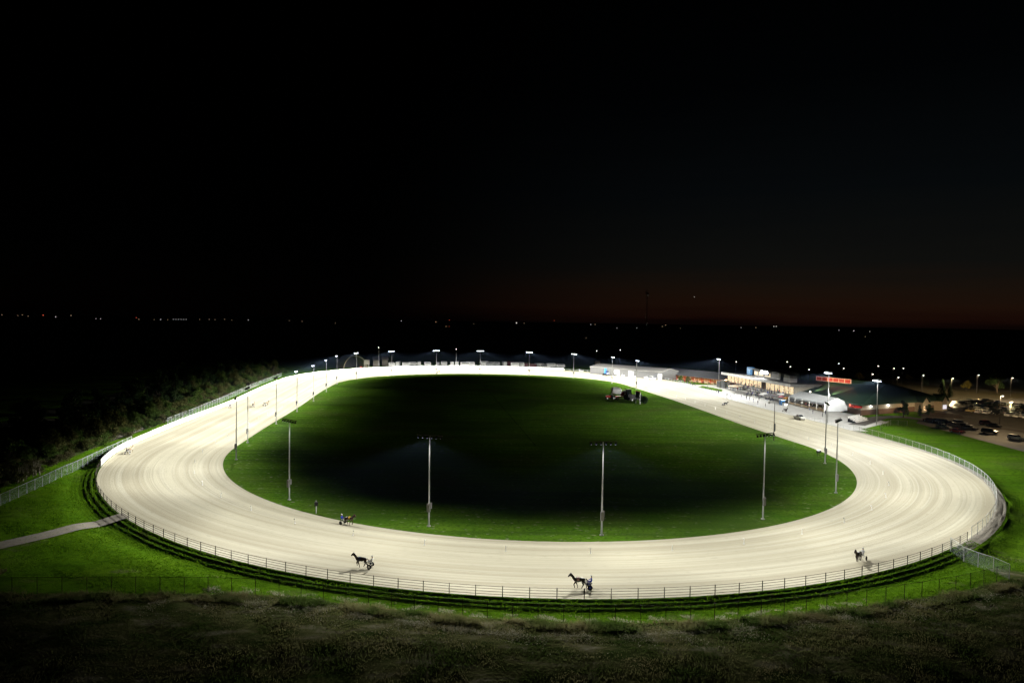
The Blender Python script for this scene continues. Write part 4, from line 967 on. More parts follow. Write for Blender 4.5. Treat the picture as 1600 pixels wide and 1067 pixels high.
def shed(name, P0, P1, depth, h, ridge, wall, roof, label, cat, overhang=.4):
    """gabled building: front wall from P0 to P1 (world), depth away from the viewer"""
    P0, P1 = Vector(P0[:2]), Vector(P1[:2]); d = (P1 - P0); ln = d.length; yaw = math.atan2(d.y, d.x); R = empty(name, (P0.x, P0.y, gz1(P0.x, P0.y)), yaw, label, cat)
    MB().prism([(0, 0), (0, h), (depth/2, ridge), (depth, h), (depth, 0)], 0, 1)   # outline only
    v = [(0, 0, 0), (ln, 0, 0), (ln, depth, 0), (0, depth, 0), (0, 0, h), (ln, 0, h), (ln, depth, h), (0, depth, h), (0, depth/2, ridge), (ln, depth/2, ridge)]
    w = MB(); w.add(v, [(0, 1, 5, 4), (1, 2, 6, 9, 5), (2, 3, 7, 6), (3, 0, 4, 8, 7)]); w.build('wall', wall, R)
    o_ = overhang; r = MB(); sl = (ridge - h) / (depth / 2)
    for s0 in (0, 1):
        y0 = -o_ if s0 == 0 else depth + o_; z0 = h - sl * o_
        r.add([(-o_, y0, z0 + .05), (ln + o_, y0, z0 + .05), (ln + o_, depth/2, ridge + .05), (-o_, depth/2, ridge + .05), (-o_, y0, z0 + .2), (ln + o_, y0, z0 + .2), (ln + o_, depth/2, ridge + .2), (-o_, depth/2, ridge + .2)],
              [(0, 1, 2, 3), (4, 7, 6, 5), (0, 4, 5, 1), (1, 5, 6, 2), (3, 2, 6, 7), (0, 3, 7, 4)])
    r.build('roof', roof, R); return R, ln
shed('stable_shed', at(583, 572), at(593, 572), 8, 4.0, 6.0, MT['beige'], MT['grey'], 'low pale shed left of the pole on the far turn', 'shed')
shed('stable_shed', at(597, 571.5), at(606, 571.5), 8, 4.0, 6.2, MT['beige'], MT['beige'], 'second low pale shed beside the pole on the far turn', 'shed')
# long grey barn at the end of the home stretch
R, ln = shed('long_barn', at(922, 583.5), at(1033, 593.5), 16, 4.0, 5.6, mat('pale_grey_sheeting', (.07, .07, .068), scale=1.2, rough=.6, stretch=(4, 4, .2)), MT['grey'], 'long low pale grey barn beyond the start of the home stretch', 'barn')
for x, w_ in ((ln * .40, 3.5), (ln * .60, 3.5), (ln * .985, 2.5)): MB().box((x, -.03, 1.6), (w_, .08, 3.2)).build('door', MT['white'], R)
MB().box((ln*.93, -.03, 1.5), (3, .08, 3.0)).build('door', MT['darkgrey'], R)
tr_ = empty('box_truck', at(945.5, 585), yaw_px((936, 584), (955, 585.6)), 'long bright blue truck parked in front of the long grey barn', 'truck')
MB().box((-2.6, 0, 2.35), (11.8, 2.5, 3.2)).build('box', MT['blue'], tr_, bevel=.05); MB().prism([(3.35, .6), (3.35, 2.5), (4.3, 2.4), (4.9, 1.6), (5.0, .6)], -1.1, 1.1).build('cab', PAINT['blue'], tr_, bevel=.06)
MB().box((4.55, 0, 2.0), (.5, 1.9, .6)).build('windscreen', MT['glass'], tr_)
for x in (-7.2, -6.0, 3.9):
    for sg in (1, -1): MB().lathe([(.3, -.14), (.46, -.12), (.46, .12), (.3, .14)], (x, sg * 1.05, .46), 14, axis='y').build('wheel', MT['rubber'], tr_)
G6 = 'vehicles parked before the long grey barn'
for kind, pt, px, py, lb in [('van', 'white', 908, 581.5, 'white van parked left of the long grey barn'), ('saloon', 'black', 945, 587, 'black car in front of the blue box truck'), ('suv', 'black', 962, 587, 'black four wheel drive right of the blue box truck'), ('van', 'white', 973, 588, 'white van by the middle of the long grey barn'),
        ('van', 'white', 990, 589.5, 'second white van by the middle of the long grey barn'), ('pickup', 'white', 1012, 592, 'white pickup near the right end of the long grey barn'), ('van', 'white', 1020, 593, 'white van at the right end of the long grey barn')]:
    car(kind, pt, at(px, py), yaw_px((936, 584), (955, 585.6)) + rc.uniform(-.2, .2), lb, G6)
R, ln = shed('small_hut', at(930, 574.5), at(936, 574.7), 5, 3.2, 4.4, MT['tan'], MT['tan'], 'small pale hut on the roofline left of the long grey barn', 'hut')
# paddock stables, open and lit towards the apron
P0, P1 = at(1033, 591.2), at(1129, 602.5); d = (P1 - P0); ln = d.length
R = empty('paddock_stable', P0, math.atan2(d.y, d.x), 'long dark roofed paddock stable with a row of warmly lit open stalls', 'stable')
MB().add([], []);
rb = MB(); rb.add([(-1, -1, 2.9), (ln + 1, -1, 2.9), (ln + 1, 9, 5.6), (-1, 9, 5.6), (ln + 1, 19, 2.9), (-1, 19, 2.9), (-1, -1, 3.1), (ln + 1, -1, 3.1), (ln + 1, 9, 5.8), (-1, 9, 5.8), (ln + 1, 19, 3.1), (-1, 19, 3.1)],
                  [(0, 1, 2, 3), (3, 2, 4, 5), (6, 9, 8, 7), (9, 11, 10, 8), (0, 6, 7, 1), (4, 10, 11, 5), (1, 7, 8, 2), (2, 8, 10, 4), (0, 3, 9, 6), (3, 5, 11, 9)]); rb.build('roof', MT['barnroof'], R)
MB().box((ln/2, 9.0, 1.45), (ln, .2, 2.9)).build('back_wall', mat('stall_boards', (.42, .24, .12), scale=2, rough=.8), R)
nst = 22
for k in range(nst + 1): MB().box((ln * k / nst, 4.6, .6), (.1, 8.6, 1.2)).box((ln * k / nst, .1, 1.45), (.25, .25, 2.9)).build('partition', MT['red'] if k % 3 == 0 else MT['tan'], R)
for k in range(nst):
    if True:
        b_ = MB().box((ln * (k + .5) / nst, 3.2, 2.72), (ln / nst * .7, .25, .1)).build('strip_lamp', glow('stall_lamp', (1., .58, .25), 60.0, sampling=True) if 'stall' not in MT else MT['stall'], R)
        MT['stall'] = b_.data.materials[0]
    MB().box((ln * (k + .5) / nst, .15, .6), (ln / nst * .9, .06, .6)).build('gate', [MT['white'], MT['tan'], MT['tan'], MT['brick']][rc.randrange(4)], R)
for k in range(18):
    kk = rc.randrange(nst); x = ln * (kk + rc.uniform(.25, .75)) / nst; q = R.matrix_basis @ Vector((x, rc.uniform(1.5, 5), 0))
    person((q.x, q.y, q.z), rc.uniform(0, 6.28), rc.choice(['red', 'white', 'rose', 'tan']), 'black', 0.0, 'groom standing in the warmly lit stalls of the paddock stable', 'grooms in the paddock stable')
sheet('paddock_lawn', [at(1090, 605), at(1127, 612), at(1129, 609), at(1098, 603)], MT['grass'], 8, 6, .08, 'small green lawn between the stable and the apron')
# hanging: low timber rail in front of the stables
fence('paddock_fence', [at(1034, 595.5), at(1085, 603)], 2.5, 1.0, 'low dark fence in front of the lit stables', post_m='rail', rails=(.95, .5), rail_m='rail')

# ------------------------------------------------------------------ grandstand (local x = a: away along the stretch, local y = -b: towards the track)
def lf(name, label, cat, a=0.0, b=0.0):
    p = O_ + a * A_ + b * B_; return empty(name, (p[0], p[1], .3), YAW_A, label, cat)
G = lf('grandstand', 'long two storey grandstand with a warmly lit glass front and flat overhanging roof', 'grandstand')
def gbox(c, d, **k):      # c = (a, b, z)
    return MB().box((c[0], -c[1], c[2]), (d[0], d[1], d[2]), **k)
A0, A1, BF, BB = 71, 133, 21.0, 36.0
gbox(((A0+A1)/2, (BF+BB)/2 + .6, 1.3), (A1 - A0, BB - BF - 1, 2.6)).build('lower_wall', MT['grey'], G)
gbox(((A0+A1)/2, BB - .2, 4.4), (A1 - A0, .3, 4.0)).build('back_wall', MT['beige'], G)
gbox((A1 - .15, (BF+BB)/2, 4.4), (.3, BB - BF - .6, 3.8)).build('end_wall', MT['beige'], G)
gbox((A0 + .15, (BF+BB)/2, 4.4), (.3, BB - BF - .6, 3.8)).build('end_wall', MT['beige'], G)
m = mat('lit_dining_room', (.5, .4, .25), emit=(1.0, .74, .38), es=1.15, sampling=False)
nn, ll = m.node_tree.nodes, m.node_tree.links
tcx = nn.new('ShaderNodeTexCoord'); nzx = nn.new('ShaderNodeTexNoise'); nzx.inputs['Scale'].default_value = 1.4; nzx.inputs['Detail'].default_value = 4; ll.new(tcx.outputs['Object'], nzx.inputs['Vector'])
rpx = nn.new('ShaderNodeValToRGB'); ll.new(nzx.outputs[0], rpx.inputs[0]); ee = rpx.color_ramp.elements
ee[0].position, ee[0].color = .34, (.30, .21, .12, 1); ee[1].position, ee[1].color = .62, (1, .84, .56, 1); q_ = ee.new(.48); q_.color = (.62, .47, .28, 1)
ll.new(rpx.outputs[0], nn['Principled BSDF'].inputs['Emission Color'])
gw = None
for k in range(16):
    a = A0 + (A1 - A0) * (k + .5) / 16
    if k == 6: gbox((a, BF + .3, 4.4), (1.1, .2, 3.7)).build('door_panel', MT['brick'], G); continue
    gbox((a, BF + .3, 4.3), ((A1 - A0) / 16 - .12, .12, 3.3)).build('window', m, G)
for k in range(17): gbox((A0 + (A1 - A0) * k / 16, BF + .2, 4.4), (.16, .25, 3.7)).build('mullion', MT['grey'], G)
gbox(((A0+A1)/2, (BF+BB)/2 - .8, 6.55), (A1 - A0 + 3, BB - BF + 3.2, 1.1)).build('roof', MT['grey'], G, bevel=.05)
gbox(((A0+A1)/2, BF - 2.45, 6.6), (A1 - A0 + 3.05, .14, 1.16)).build('fascia', MT['white'], G)
gbox((103, 30, 8.6), (26, 9, 2.9)).build('upper_storey', MT['grey'], G)
gbox((103, 29.5, 10.3), (28, 11, .35)).build('upper_roof', MT['darkgrey'], G)
for a, w_ in ((112, 3.2), (107, 4.0), (101, 5)): gbox((a, 25.4, 8.4), (w_, .12, 1.5)).build('upper_window', m, G)
gbox((117.5, 25.5, 9.0), (3.2, 2.2, 3.4)).build('signal_cabinet', mat('blue_lit_screen', (.1, .2, .3), emit=(.20, .48, .85), es=.55, scale=1.5), G)
for k in range(3): gbox((117.5, 24.35, 7.9 + k * 1.1), (3.3, .1, .18)).build('cabinet_shelf', MT['darkgrey'], G)
# judges' cabin and flood bank on the roof
gbox((79, 24, 8.1), (5.0, 3.4, 1.8)).build('roof_cabin', MT['white'], G, bevel=.05); gbox((79, 24, 9.5), (4.4, 3.0, 1.0)).build('roof_cabin', MT['grey'], G, bevel=.05); gbox((79, 24, 10.1), (5.0, 3.6, .2)).build('cabin_roof', MT['darkgrey'], G)
MB().tube((79, -24, 10.1), (79, -24, 12.4), .05).build('antenna', MT['rail'], G)
fb = gbox((98, 22.6, 9.6), (6.5, .5, 2.2)).build('flood_bank', MT['darkgrey'], G)
for k in range(5): MB().lathe([(.2, -.06), (.62, -.02), (.66, .1), (.3, .2)], (98 - 2.6 + 1.3 * k, -22.2, 9.8), 14, axis='y').build('flood_lens', glow('flood_bank_lens', (.92, .95, 1.), 18.0) if k == 0 else bpy.data.materials['flood_bank_lens'], G)
ld = bpy.data.lights.new('flood_bank_beam', 'SPOT'); ld.energy = 22000; ld.color = (.95, .97, 1.); ld.spot_size = math.radians(150); ld.spot_blend = .8; ld.shadow_soft_size = .6
lo = bpy.data.objects.new('flood_bank_beam', ld); COL.objects.link(lo); lo.parent = G; lo.location = (98, -21.2, 9.6); lo.rotation_euler = Vector((0, 1.0, -.75)).to_track_quat('-Z', 'Y').to_euler()
# terrace of steps in front
TR = lf('seating_terrace', 'stepped concrete seating terrace below the grandstand windows', 'terrace')
for k in range(6): gbox((97, 15.2 + k * .95 + .475, .2 + .2 * k), (50, .95, .4 + .4 * k)).build('step', MT['concrete'] if k % 2 else MT['grey'], TR)
cr = random.Random(4)
for k in range(95):
    row = cr.randrange(7); a = 74 + 46 * cr.random() ** 1.15; b = 14.2 + row * .95 + cr.uniform(-.1, .1); z = .3 + max(0, .4 * row)
    p = O_ + a * A_ + b * B_; c = cr.choice(TOPS)
    nm = {'rose': 'rose pink', 'tan': 'tan'}.get(c, c)
    person((p[0], p[1], z), YAW_A + math.pi/2 + cr.uniform(-.7, .7), c, cr.choice(['denim', 'black', 'navy']), cr.choice([0., .6]), 'spectator in %s top in the crowd on the grandstand terrace' % nm, 'crowd on the grandstand terrace')
for k in range(16):
    a = cr.uniform(62, 76); b = cr.uniform(15, 20); p = O_ + a * A_ + b * B_; c = cr.choice(TOPS); nm = {'rose': 'rose pink'}.get(c, c)
    person((p[0], p[1], .32), cr.uniform(0, 6), c, 'denim', 0., 'person in %s top at the food stands left of the white tent' % nm, 'people at the food stands')
# canopies and stands on the apron
def parasol(a, b, r, h, mt, label):
    p = L(a, b); R = empty('parasol', p, 0, label, 'parasol'); n = 8
    MB().tube((0, 0, 0), (0, 0, h), .05).build('pole', MT['steel'], R)
    MB().lathe([(r, h - .75), (r * .97, h - .6), (r * .6, h - .25), (.06, h + .1)], n=12).build('canopy', mt, R)
    MB().lathe([(.4, 0), (.4, .1), (.08, .15)], n=12).build('base', MT['darkgrey'], R)
parasol(110, 14.6, 3.6, 3.3, MT['tan'], 'large round tan canopy at the left end of the grandstand terrace')
parasol(66.5, 16.0, 1.7, 2.7, MT['orange'], 'orange parasol left of the white tent')
parasol(71.5, 16.2, 1.5, 2.7, CL['rose'], 'rose parasol between the food tents and the orange parasol')
parasol(74.5, 17.5, 1.6, 3.4, CL['white'], 'white parasol above the crowd at the right end of the terrace')
def gazebo(a, b, w, mt, label):
    p = L(a, b); R = empty('gazebo', p, YAW_A, label, 'gazebo')
    for x in (-1, 1):
        for y in (-1, 1): MB().tube((x*w/2, y*w/2, 0), (x*w/2, y*w/2, 2.2), .04).build('leg', MT['steel'], R)
    b_ = MB(); c = [(-w/2-.1, -w/2-.1, 2.0), (w/2+.1, -w/2-.1, 2.0), (w/2+.1, w/2+.1, 2.0), (-w/2-.1, w/2+.1, 2.0)]; u = [(x, y, 2.25) for x, y, z in c]
    b_.add(c + u + [(0, 0, 3.1)], [(0, 1, 5, 4), (1, 2, 6, 5), (2, 3, 7, 6), (3, 0, 4, 7), (4, 5, 8), (5, 6, 8), (6, 7, 8), (7, 4, 8)]); b_.build('canopy', mt, R)
    MB().box((0, -w*.3, .5), (w*.8, .5, 1.0)).build('counter', MT['darkgrey'], R)
gazebo(79.5, 13.2, 3.4, MT['white'], 'white food gazebo before the crowd, left one of two')
gazebo(76.0, 13.4, 3.2, CL['grey'], 'grey gazebo beside the white one in front of the crowd')
p = at(1222, 633); R = empty('ticket_kiosk', p, YAW_A, 'small blue and white kiosk left of the white tent', 'kiosk')
MB().box((0, 0, 1.1), (1.8, 1.4, 2.0)).build('body', MT['blue'], R, bevel=.04); MB().box((0, 0, 2.1), (2.2, 1.8, .2)).build('roof', MT['white'], R); MB().box((-.92, 0, 1.2), (.05, 1.0, .7)).build('window', MT['glass'], R); MB().box((-2.1, 0, .5), (1.6, 1.2, .9)).build('counter', MT['white'], R)
for k, (a, b, w_, h_) in enumerate([(131, 16.5, 3.0, 3.2), (126.5, 17.0, 4.4, 4.0), (121.5, 17.5, 3.6, 3.4)]):
    p = L(a, b); R = empty('metal_cabinet', p, YAW_A, ['leftmost grey equipment cabinet at the left end of the grandstand', 'tallest grey equipment cabinet at the left end of the grandstand', 'dark equipment cabinet nearest the tan canopy'][k], 'cabinet')
    MB().box((0, 0, h_/2), (w_, 2.4, h_)).build('body', MT['grey'] if k < 2 else MT['brick'], R, bevel=.06)
    for q in (-.25, .25): MB().box((w_*q, 1.22, h_/2), (w_*.42, .05, h_*.85)).build('door', MT['darkgrey'], R)
# ------------------------------------------------------------------ white tent
TN = lf('marquee_tent', 'large white marquee tent with one open lit side facing the track', 'tent')
a0, a1, b0, b1, he, hr = 39, 63.5, 14.8, 24.8, 2.9, 4.9
V_ = [(a, -b, z) for a in (a0, a1) for b, z in ((b0, he), ((b0+b1)/2, hr), (b1, he))]
b_ = MB(); b_.add([(x, y - .0, z) for x, y, z in V_] + [(x, y, z + .1) for x, y, z in V_], [(0, 3, 4, 1), (1, 4, 5, 2), (6, 7, 10, 9), (7, 8, 11, 10), (0, 6, 9, 3), (2, 5, 11, 8), (0, 1, 7, 6), (1, 2, 8, 7), (3, 9, 10, 4), (4, 10, 11, 5)]); b_.build('roof', MT['tent'], TN)
for a in (a0, a1):
    g_ = MB(); yy = [(-b0 - .02, 0), (-b1 + .02, 0), (-b1 + .02, he), (-(b0+b1)/2, hr - .02), (-b0 - .02, he)]
    g_.add([(a - .03, y, z) for y, z in yy] + [(a + .03, y, z) for y, z in yy], [(0, 1, 2, 3, 4), (9, 8, 7, 6, 5)] + [(i, (i+1) % 5, 5 + (i+1) % 5, 5 + i) for i in range(5)]); g_.build('gable_wall', MT['tent'], TN)
gbox(((a0+a1)/2, b1 - .05, he/2), (a1 - a0, .06, he)).build('back_wall', MT['tent'], TN)
gbox(((a0+a1)/2 - 1, b0 + .05, 2.62), (a1 - a0 - 2, .05, .55)).build('valance', MT['tent'], TN)
gbox(((a0+a1)/2, b0 + .02, .45), (a1 - a0, .05, .8)).build('low_panel', MT['tan'], TN)
for k in range(6): gbox((a0 + (a1 - a0) * k / 5, b0, he/2), (.12, .12, he)).build('frame_post', MT['white'], TN)
for a, w_ in ((61, 3.6), (57.2, 2.2)): gbox((a, b0 + .03, 1.75), (w_, .05, 1.2)).build('clear_window', MT['glass'], TN)
for k in range(4): gbox((a0 + 3 + 4.5 * k, (b0+b1)/2, 3.4), (1.6, .25, .1)).build('strip_lamp', glow('tent_lamp', (1., .74, .42), 14.0, sampling=True) if k == 0 else bpy.data.materials['tent_lamp'], TN)
for k in range(14):
    a = cr.uniform(40, 56); b = cr.uniform(15.5, 20); p = O_ + a * A_ + b * B_
    person((p[0], p[1], .31), cr.uniform(0, 6), cr.choice(['tan', 'rose', 'white', 'navy']), 'denim', 0., 'guest standing inside the lit white marquee', 'guests inside the white marquee')
# ------------------------------------------------------------------ folding seats at the end of the apron
_bd = 6.9 * A_ + 10.1 * B_
BL = empty('bleacher', L(17.5, 13.5), math.atan2(_bd[1], _bd[0]), 'low bank of white folding seats at the near end of the apron', 'bleacher')
for k in range(4):
    MB().box((0, -1.2 + k * .8, .2 + .35 * k), (9.5, .7, .08)).build('plank', MT['steel'], BL)
    for q in range(9): MB().box((-4.3 + q * 1.07, -1.1 + k * .8, .55 + .35 * k), (.55, .1, .6), rx=-.2).build('seat', MT['white'], BL)
for q in (-4, 0, 4): MB().prism([(-1.6, -.25), (1.6, -.25), (1.6, 1.2)], -.04, .04).build('support', MT['darkgrey'], BL).matrix_local = Matrix.Translation((q, 0, .25)) @ Matrix.Rotation(math.pi/2, 4, 'Z')
# ------------------------------------------------------------------ casino with the big green roof
CS = lf('casino_building', 'large low casino building under a sweeping dark green hipped roof', 'building')
fp = [(30, 23), (46.7, 69.4), (88, 69), (82, 25)]
rd = [(44, 43, 10.2), (76, 36, 9.4)]
def ins(p, k):
    c = (62, 46); return (p[0] + (c[0] - p[0]) * k, p[1] + (c[1] - p[1]) * k)
wv = MB(); cc = [ins(p, .02) for p in fp]
for i in range(4):
    a, b = cc[i], cc[(i+1) % 4]; wv.add([(a[0], -a[1], -.2), (b[0], -b[1], -.2), (b[0], -b[1], 1.7), (a[0], -a[1], 1.7)], [(0, 1, 2, 3)], 1); 
    wv.add([(a[0], -a[1], 1.7), (b[0], -b[1], 1.7), (b[0], -b[1], 4.0), (a[0], -a[1], 4.0)], [(0, 1, 2, 3)], 0)
wv.build('wall', [MT['beige'], MT['brick']], CS)
oo = [ins(p, -.035) for p in fp]; E_ = 3.75
rf = MB(); P_ = [(x, -y, E_) for x, y in oo] + [(x, -y, z) for x, y, z in rd] + [(x, -y, E_ - .35) for x, y in oo]
rf.add(P_, [(0, 1, 4), (1, 2, 5, 4), (2, 3, 5), (3, 0, 4, 5), (0, 6, 7, 1), (1, 7, 8, 2), (2, 8, 9, 3), (3, 9, 6, 0), (6, 9, 8, 7)]); rf.build('roof', MT['greenroof'], CS)
def roofpt(u, v):   # on the track-facing slope: u along the eave 0..1 (near to far), v up the slope
    e0, e1 = np.array([*oo[0], E_]), np.array([*oo[3], E_]); r0, r1 = np.array(rd[0]), np.array(rd[1])
    p = (e0 * (1-u) + e1 * u) * (1-v) + (r0 * (1-u) + r1 * u) * v; return np.array([p[0], -p[1], p[2]])
# red sign band standing on the roof
s0, s1 = roofpt(.40, .80), roofpt(.92, .80); dd = s1 - s0; SY = math.atan2(dd[1], dd[0]); SL = np.hypot(dd[0], dd[1]); sm_ = (s0 + s1) / 2
SP = math.atan2(dd[2], SL)
SR = mat('red_sign_face', (.42, .03, .02), scale=3, rough=.5, emit=(1., .10, .05), es=.12)
SB = mat('sign_border', (.8, .5, .4), scale=3, emit=(1., .5, .35), es=.3)
sg = MB().box((0, 0, 0), (SL, .3, 1.5)).build('roof_sign', SR, CS); sg.location = (sm_[0], sm_[1] + .9, sm_[2] + .9); sg.rotation_euler = (0, -SP, SY)
for z in (-.78, .78): MB().box((0, .05, z), (SL + .3, .45, .14)).build('sign_border', SB, sg)
for x in (-SL/2 - .08, SL/2 + .08): MB().box((x, .05, 0), (.16, .45, 1.42)).build('sign_border', SB, sg)
for k in range(1, 6): MB().box((-SL/2 + SL * k / 6, .17, 0), (.22, .06, 1.3)).build('sign_divider', SB, sg)
for u in (.92, .68, .42):
    q = roofpt(u, .10); MB().box((q[0], q[1], q[2] + .22), (.5, .4, .3)).build('uplight', MT['lamp'], CS, bevel=.03)
    ld = bpy.data.lights.new('uplight_beam', 'SPOT'); ld.energy = 9000; ld.color = (1., .95, .55); ld.spot_size = math.radians(62); ld.spot_blend = .7; ld.shadow_soft_size = .1
    lo = bpy.data.objects.new('uplight_beam', ld); COL.objects.link(lo); lo.parent = CS; t2 = roofpt(u - .06, .9); lo.location = (q[0] + .0, q[1] + .5, q[2] + .9); lo.rotation_euler = Vector((t2 - np.array(lo.location))).to_track_quat('-Z', 'Y').to_euler()
def walllamp(f, z, e, col, mt):
    a, b = np.array(cc[0]), np.array(cc[1]); p = a * (1-f) + b * f; d = (b - a) / np.hypot(*(b - a)); n = np.array([-d[1], d[0]]); n = n if n[0] < 0 else -n
    q = p + n * .3; MB().lathe([(.08, -.2), (.28, -.12), (.34, .0), (.12, .12)], (q[0], -q[1], z), 10).build('wall_lamp', mt, CS)
    ld = bpy.data.lights.new('wall_lamp_light', 'POINT'); ld.energy = e; ld.color = col; ld.shadow_soft_size = .2
    lo = bpy.data.objects.new('wall_lamp_light', ld); COL.objects.link(lo); lo.parent = CS; q = p + n * .9; lo.location = (q[0], -q[1], z)
walllamp(.10, 2.9, 160, (1., .97, .9), MT['lens']); walllamp(.30, 2.9, 160, (1., .97, .9), MT['lens'])
MT['amber'] = glow('amber_lamp', (1., .62, .25), 8.0)
walllamp(.50, 1.6, 120, (1., .5, .16), MT['amber']); walllamp(.76, 1.8, 140, (1., .55, .2), MT['amber'])
# red lit porch by the tent, and two gabled porches
pr = lf('porch', '', 'porch') if False else None
gbox((31.5, 22.0, 2.9), (3, 3.0, .7)).build('red_awning', MT['red'], CS)
MB().lathe([(.05, -.2), (.3, 0), (.05, .25)], (31.5, -19.8, 3.4), 8).build('red_lamp', MT['redlamp'], CS)
for k, (f, glowc) in enumerate(((.66, (1., .62, .3)), (.90, (.85, .85, 1.)))):
    a, b = np.array(cc[0]), np.array(cc[1]); p = a * (1-f) + b * f; d = (b - a) / np.hypot(*(b - a)); yaw = math.atan2(-d[1], d[0])
    Rp = MB(); w_ = 3.4
    Rp.prism([(-w_/2, 0), (-w_/2, 4.0), (0, 5.8), (w_/2, 4.0), (w_/2, 0)], -3.0, 1.0); o = Rp.build('porch', MT['beige'], CS); o.location = (p[0], -p[1], -.2); o.rotation_euler = (0, 0, yaw)
    rr_ = MB()
    for sgn in (-1, 1): rr_.add([(sgn*(w_/2+.5), -3.5, 3.6), (0, -3.5, 5.95), (0, 1.5, 5.95), (sgn*(w_/2+.5), 1.5, 3.6), (sgn*(w_/2+.5), -3.5, 3.8), (0, -3.5, 6.15), (0, 1.5, 6.15), (sgn*(w_/2+.5), 1.5, 3.8)], [(0, 1, 2, 3), (4, 7, 6, 5), (0, 4, 5, 1), (1, 5, 6, 2), (2, 6, 7, 3), (3, 7, 4, 0)])
    rr_.build('porch_roof', MT['greenroof'], o)
    sd_ = -1 if (Matrix.Rotation(yaw, 3, 'Z') @ Vector((0, -1, 0))).x < 0 else 1
    MB().box((0, 3.03 * sd_ if sd_ > 0 else -3.03, 1.5), (2.2, .1, 1.5)).build('porch_window', glow('porch_glow', glowc, .8) if k == 0 else glow('porch_glow_white', glowc, .8), o)
# ------------------------------------------------------------------ machinery parked in the infield
def wheel(parent, c, r, w, m_='rubber', hub='steel'):
    o = MB().lathe([(r*.8, -w/2), (r, -w*.4), (r, w*.4), (r*.8, w/2)], n=18, axis='y').build('wheel', MT[m_], parent); o.location = c
    MB().lathe([(.05, -w*.55), (r*.5, -w*.52), (r*.5, w*.52), (.05, w*.55)], n=12, axis='y').build('rim', MT[hub], o)
GM = 'machinery parked in the infield'
MY = .15
R = empty('farm_tractor', at(953.5, 624), MY + math.pi, 'small red tractor with pale bonnet at the left end of the parked machinery', 'tractor', GM)
MB().prism([(-.9, .7), (-.9, 1.25), (.3, 1.3), (1.5, 1.2), (1.6, .6), (.2, .55)], -.4, .4).build('bonnet', MT['red'], R, bevel=.05)
MB().box((-.5, 0, 1.5), (.5, .6, .6)).build('seat', MT['darkgrey'], R, bevel=.05); MB().path([(-1.0, -.5, 1.0), (-1.0, -.5, 2.2), (-1.0, .5, 2.2), (-1.0, .5, 1.0)], .05).build('roll_bar', MT['rail'], R)
for sg in (1, -1): wheel(R, (-.8, sg*.75, .7), .7, .4, hub='white'); wheel(R, (1.1, sg*.6, .42), .42, .28, hub='white')
R = empty('water_truck', at(969, 624), MY, 'truck with a white round tank and white cab among the parked machinery', 'truck', GM)
MB().box((0, 0, .95), (6.4, 1.0, .3)).build('chassis', MT['red'], R)
MB().lathe([(.3, -1.7), (1.0, -1.5), (1.15, -.2), (1.1, 1.1), (.5, 1.7)], (-1.6, 0, 2.6), 18, axis='x').build('tank', MT['white'], R, smooth=False).rotation_euler = (0, .12, 0)
MB().prism([(1.4, 1.0), (1.4, 2.9), (2.7, 2.9), (3.2, 2.0), (3.3, 1.0)], -1.15, 1.15).build('cab', MT['white'], R, bevel=.08); MB().box((2.85, 0, 2.35), (.6, 1.9, .7)).build('windscreen', MT['glass'], R)
MB().box((.6, 0, 1.9), (1.0, 1.6, 1.2)).build('pump_box', MT['red'], R, bevel=.05)
for x in (-2.4, -1.2, 2.5):
    for sg in (1, -1): wheel(R, (x, sg*1.0, .5), .5, .32)
R = empty('farm_tractor', at(984, 625), MY, 'black tractor with a tall dark cab right of the white tanked truck', 'tractor', GM)
MB().prism([(-1.2, .8), (-1.2, 1.5), (.4, 1.6), (2.2, 1.4), (2.3, .7)], -.5, .5).build('bonnet', MT['darkgrey'], R, bevel=.06)
MB().prism([(-1.3, 1.5), (-1.2, 3.3), (.2, 3.3), (.5, 1.6)], -.75, .75).build('cab', MT['glass'], R, bevel=.05); MB().box((-.5, 0, 3.4), (1.8, 1.7, .16)).build('cab_roof', MT['blacksteel'], R, bevel=.04)
for sg in (1, -1): wheel(R, (-.9, sg*.95, .85), .85, .5, hub='darkgrey'); wheel(R, (1.6, sg*.8, .55), .55, .36, hub='darkgrey')
R = empty('track_harrow', at(993.5, 626.5), MY, 'dark wheeled track harrow with raised frame beside the black tractor', 'harrow', GM)
MB().box((0, 0, .9), (4.6, 2.6, .25)).box((0, .9, 1.5), (4.4, .15, 1.0)).box((0, -.9, 1.3), (4.4, .15, .6)).build('frame', MT['blacksteel'], R)
for k in range(12): MB().tube((-2.1 + .38*k, -1.2, .9), (-2.1 + .38*k, -1.5, .05), .04).build('tine', MT['rail'], R)
for x in (-1.6, 1.6):
    for sg in (1, -1): wheel(R, (x, sg*1.2, .45), .45, .28)
R = empty('information_board', at(996.5, 631), MY + .2, 'board on white posts standing against the round bush, seen edge on', 'board', GM)
for x in (-1.3, 1.3): MB().tube((0, x, 0), (0, x, 3.8), .09).build('post', MT['whiterail'], R)
MB().box((0, 0, 2.7), (.16, 2.6, 1.9)).build('panel', MT['blacksteel'], R, bevel=.02); MB().box((0, 0, 3.75), (.2, 2.9, .2)).build('cap', MT['red'], R)
for o in list(bpy.data.objects):
    if o.parent is None and o.get('group') == GM: o.scale = (1.28, 1.28, 1.28)
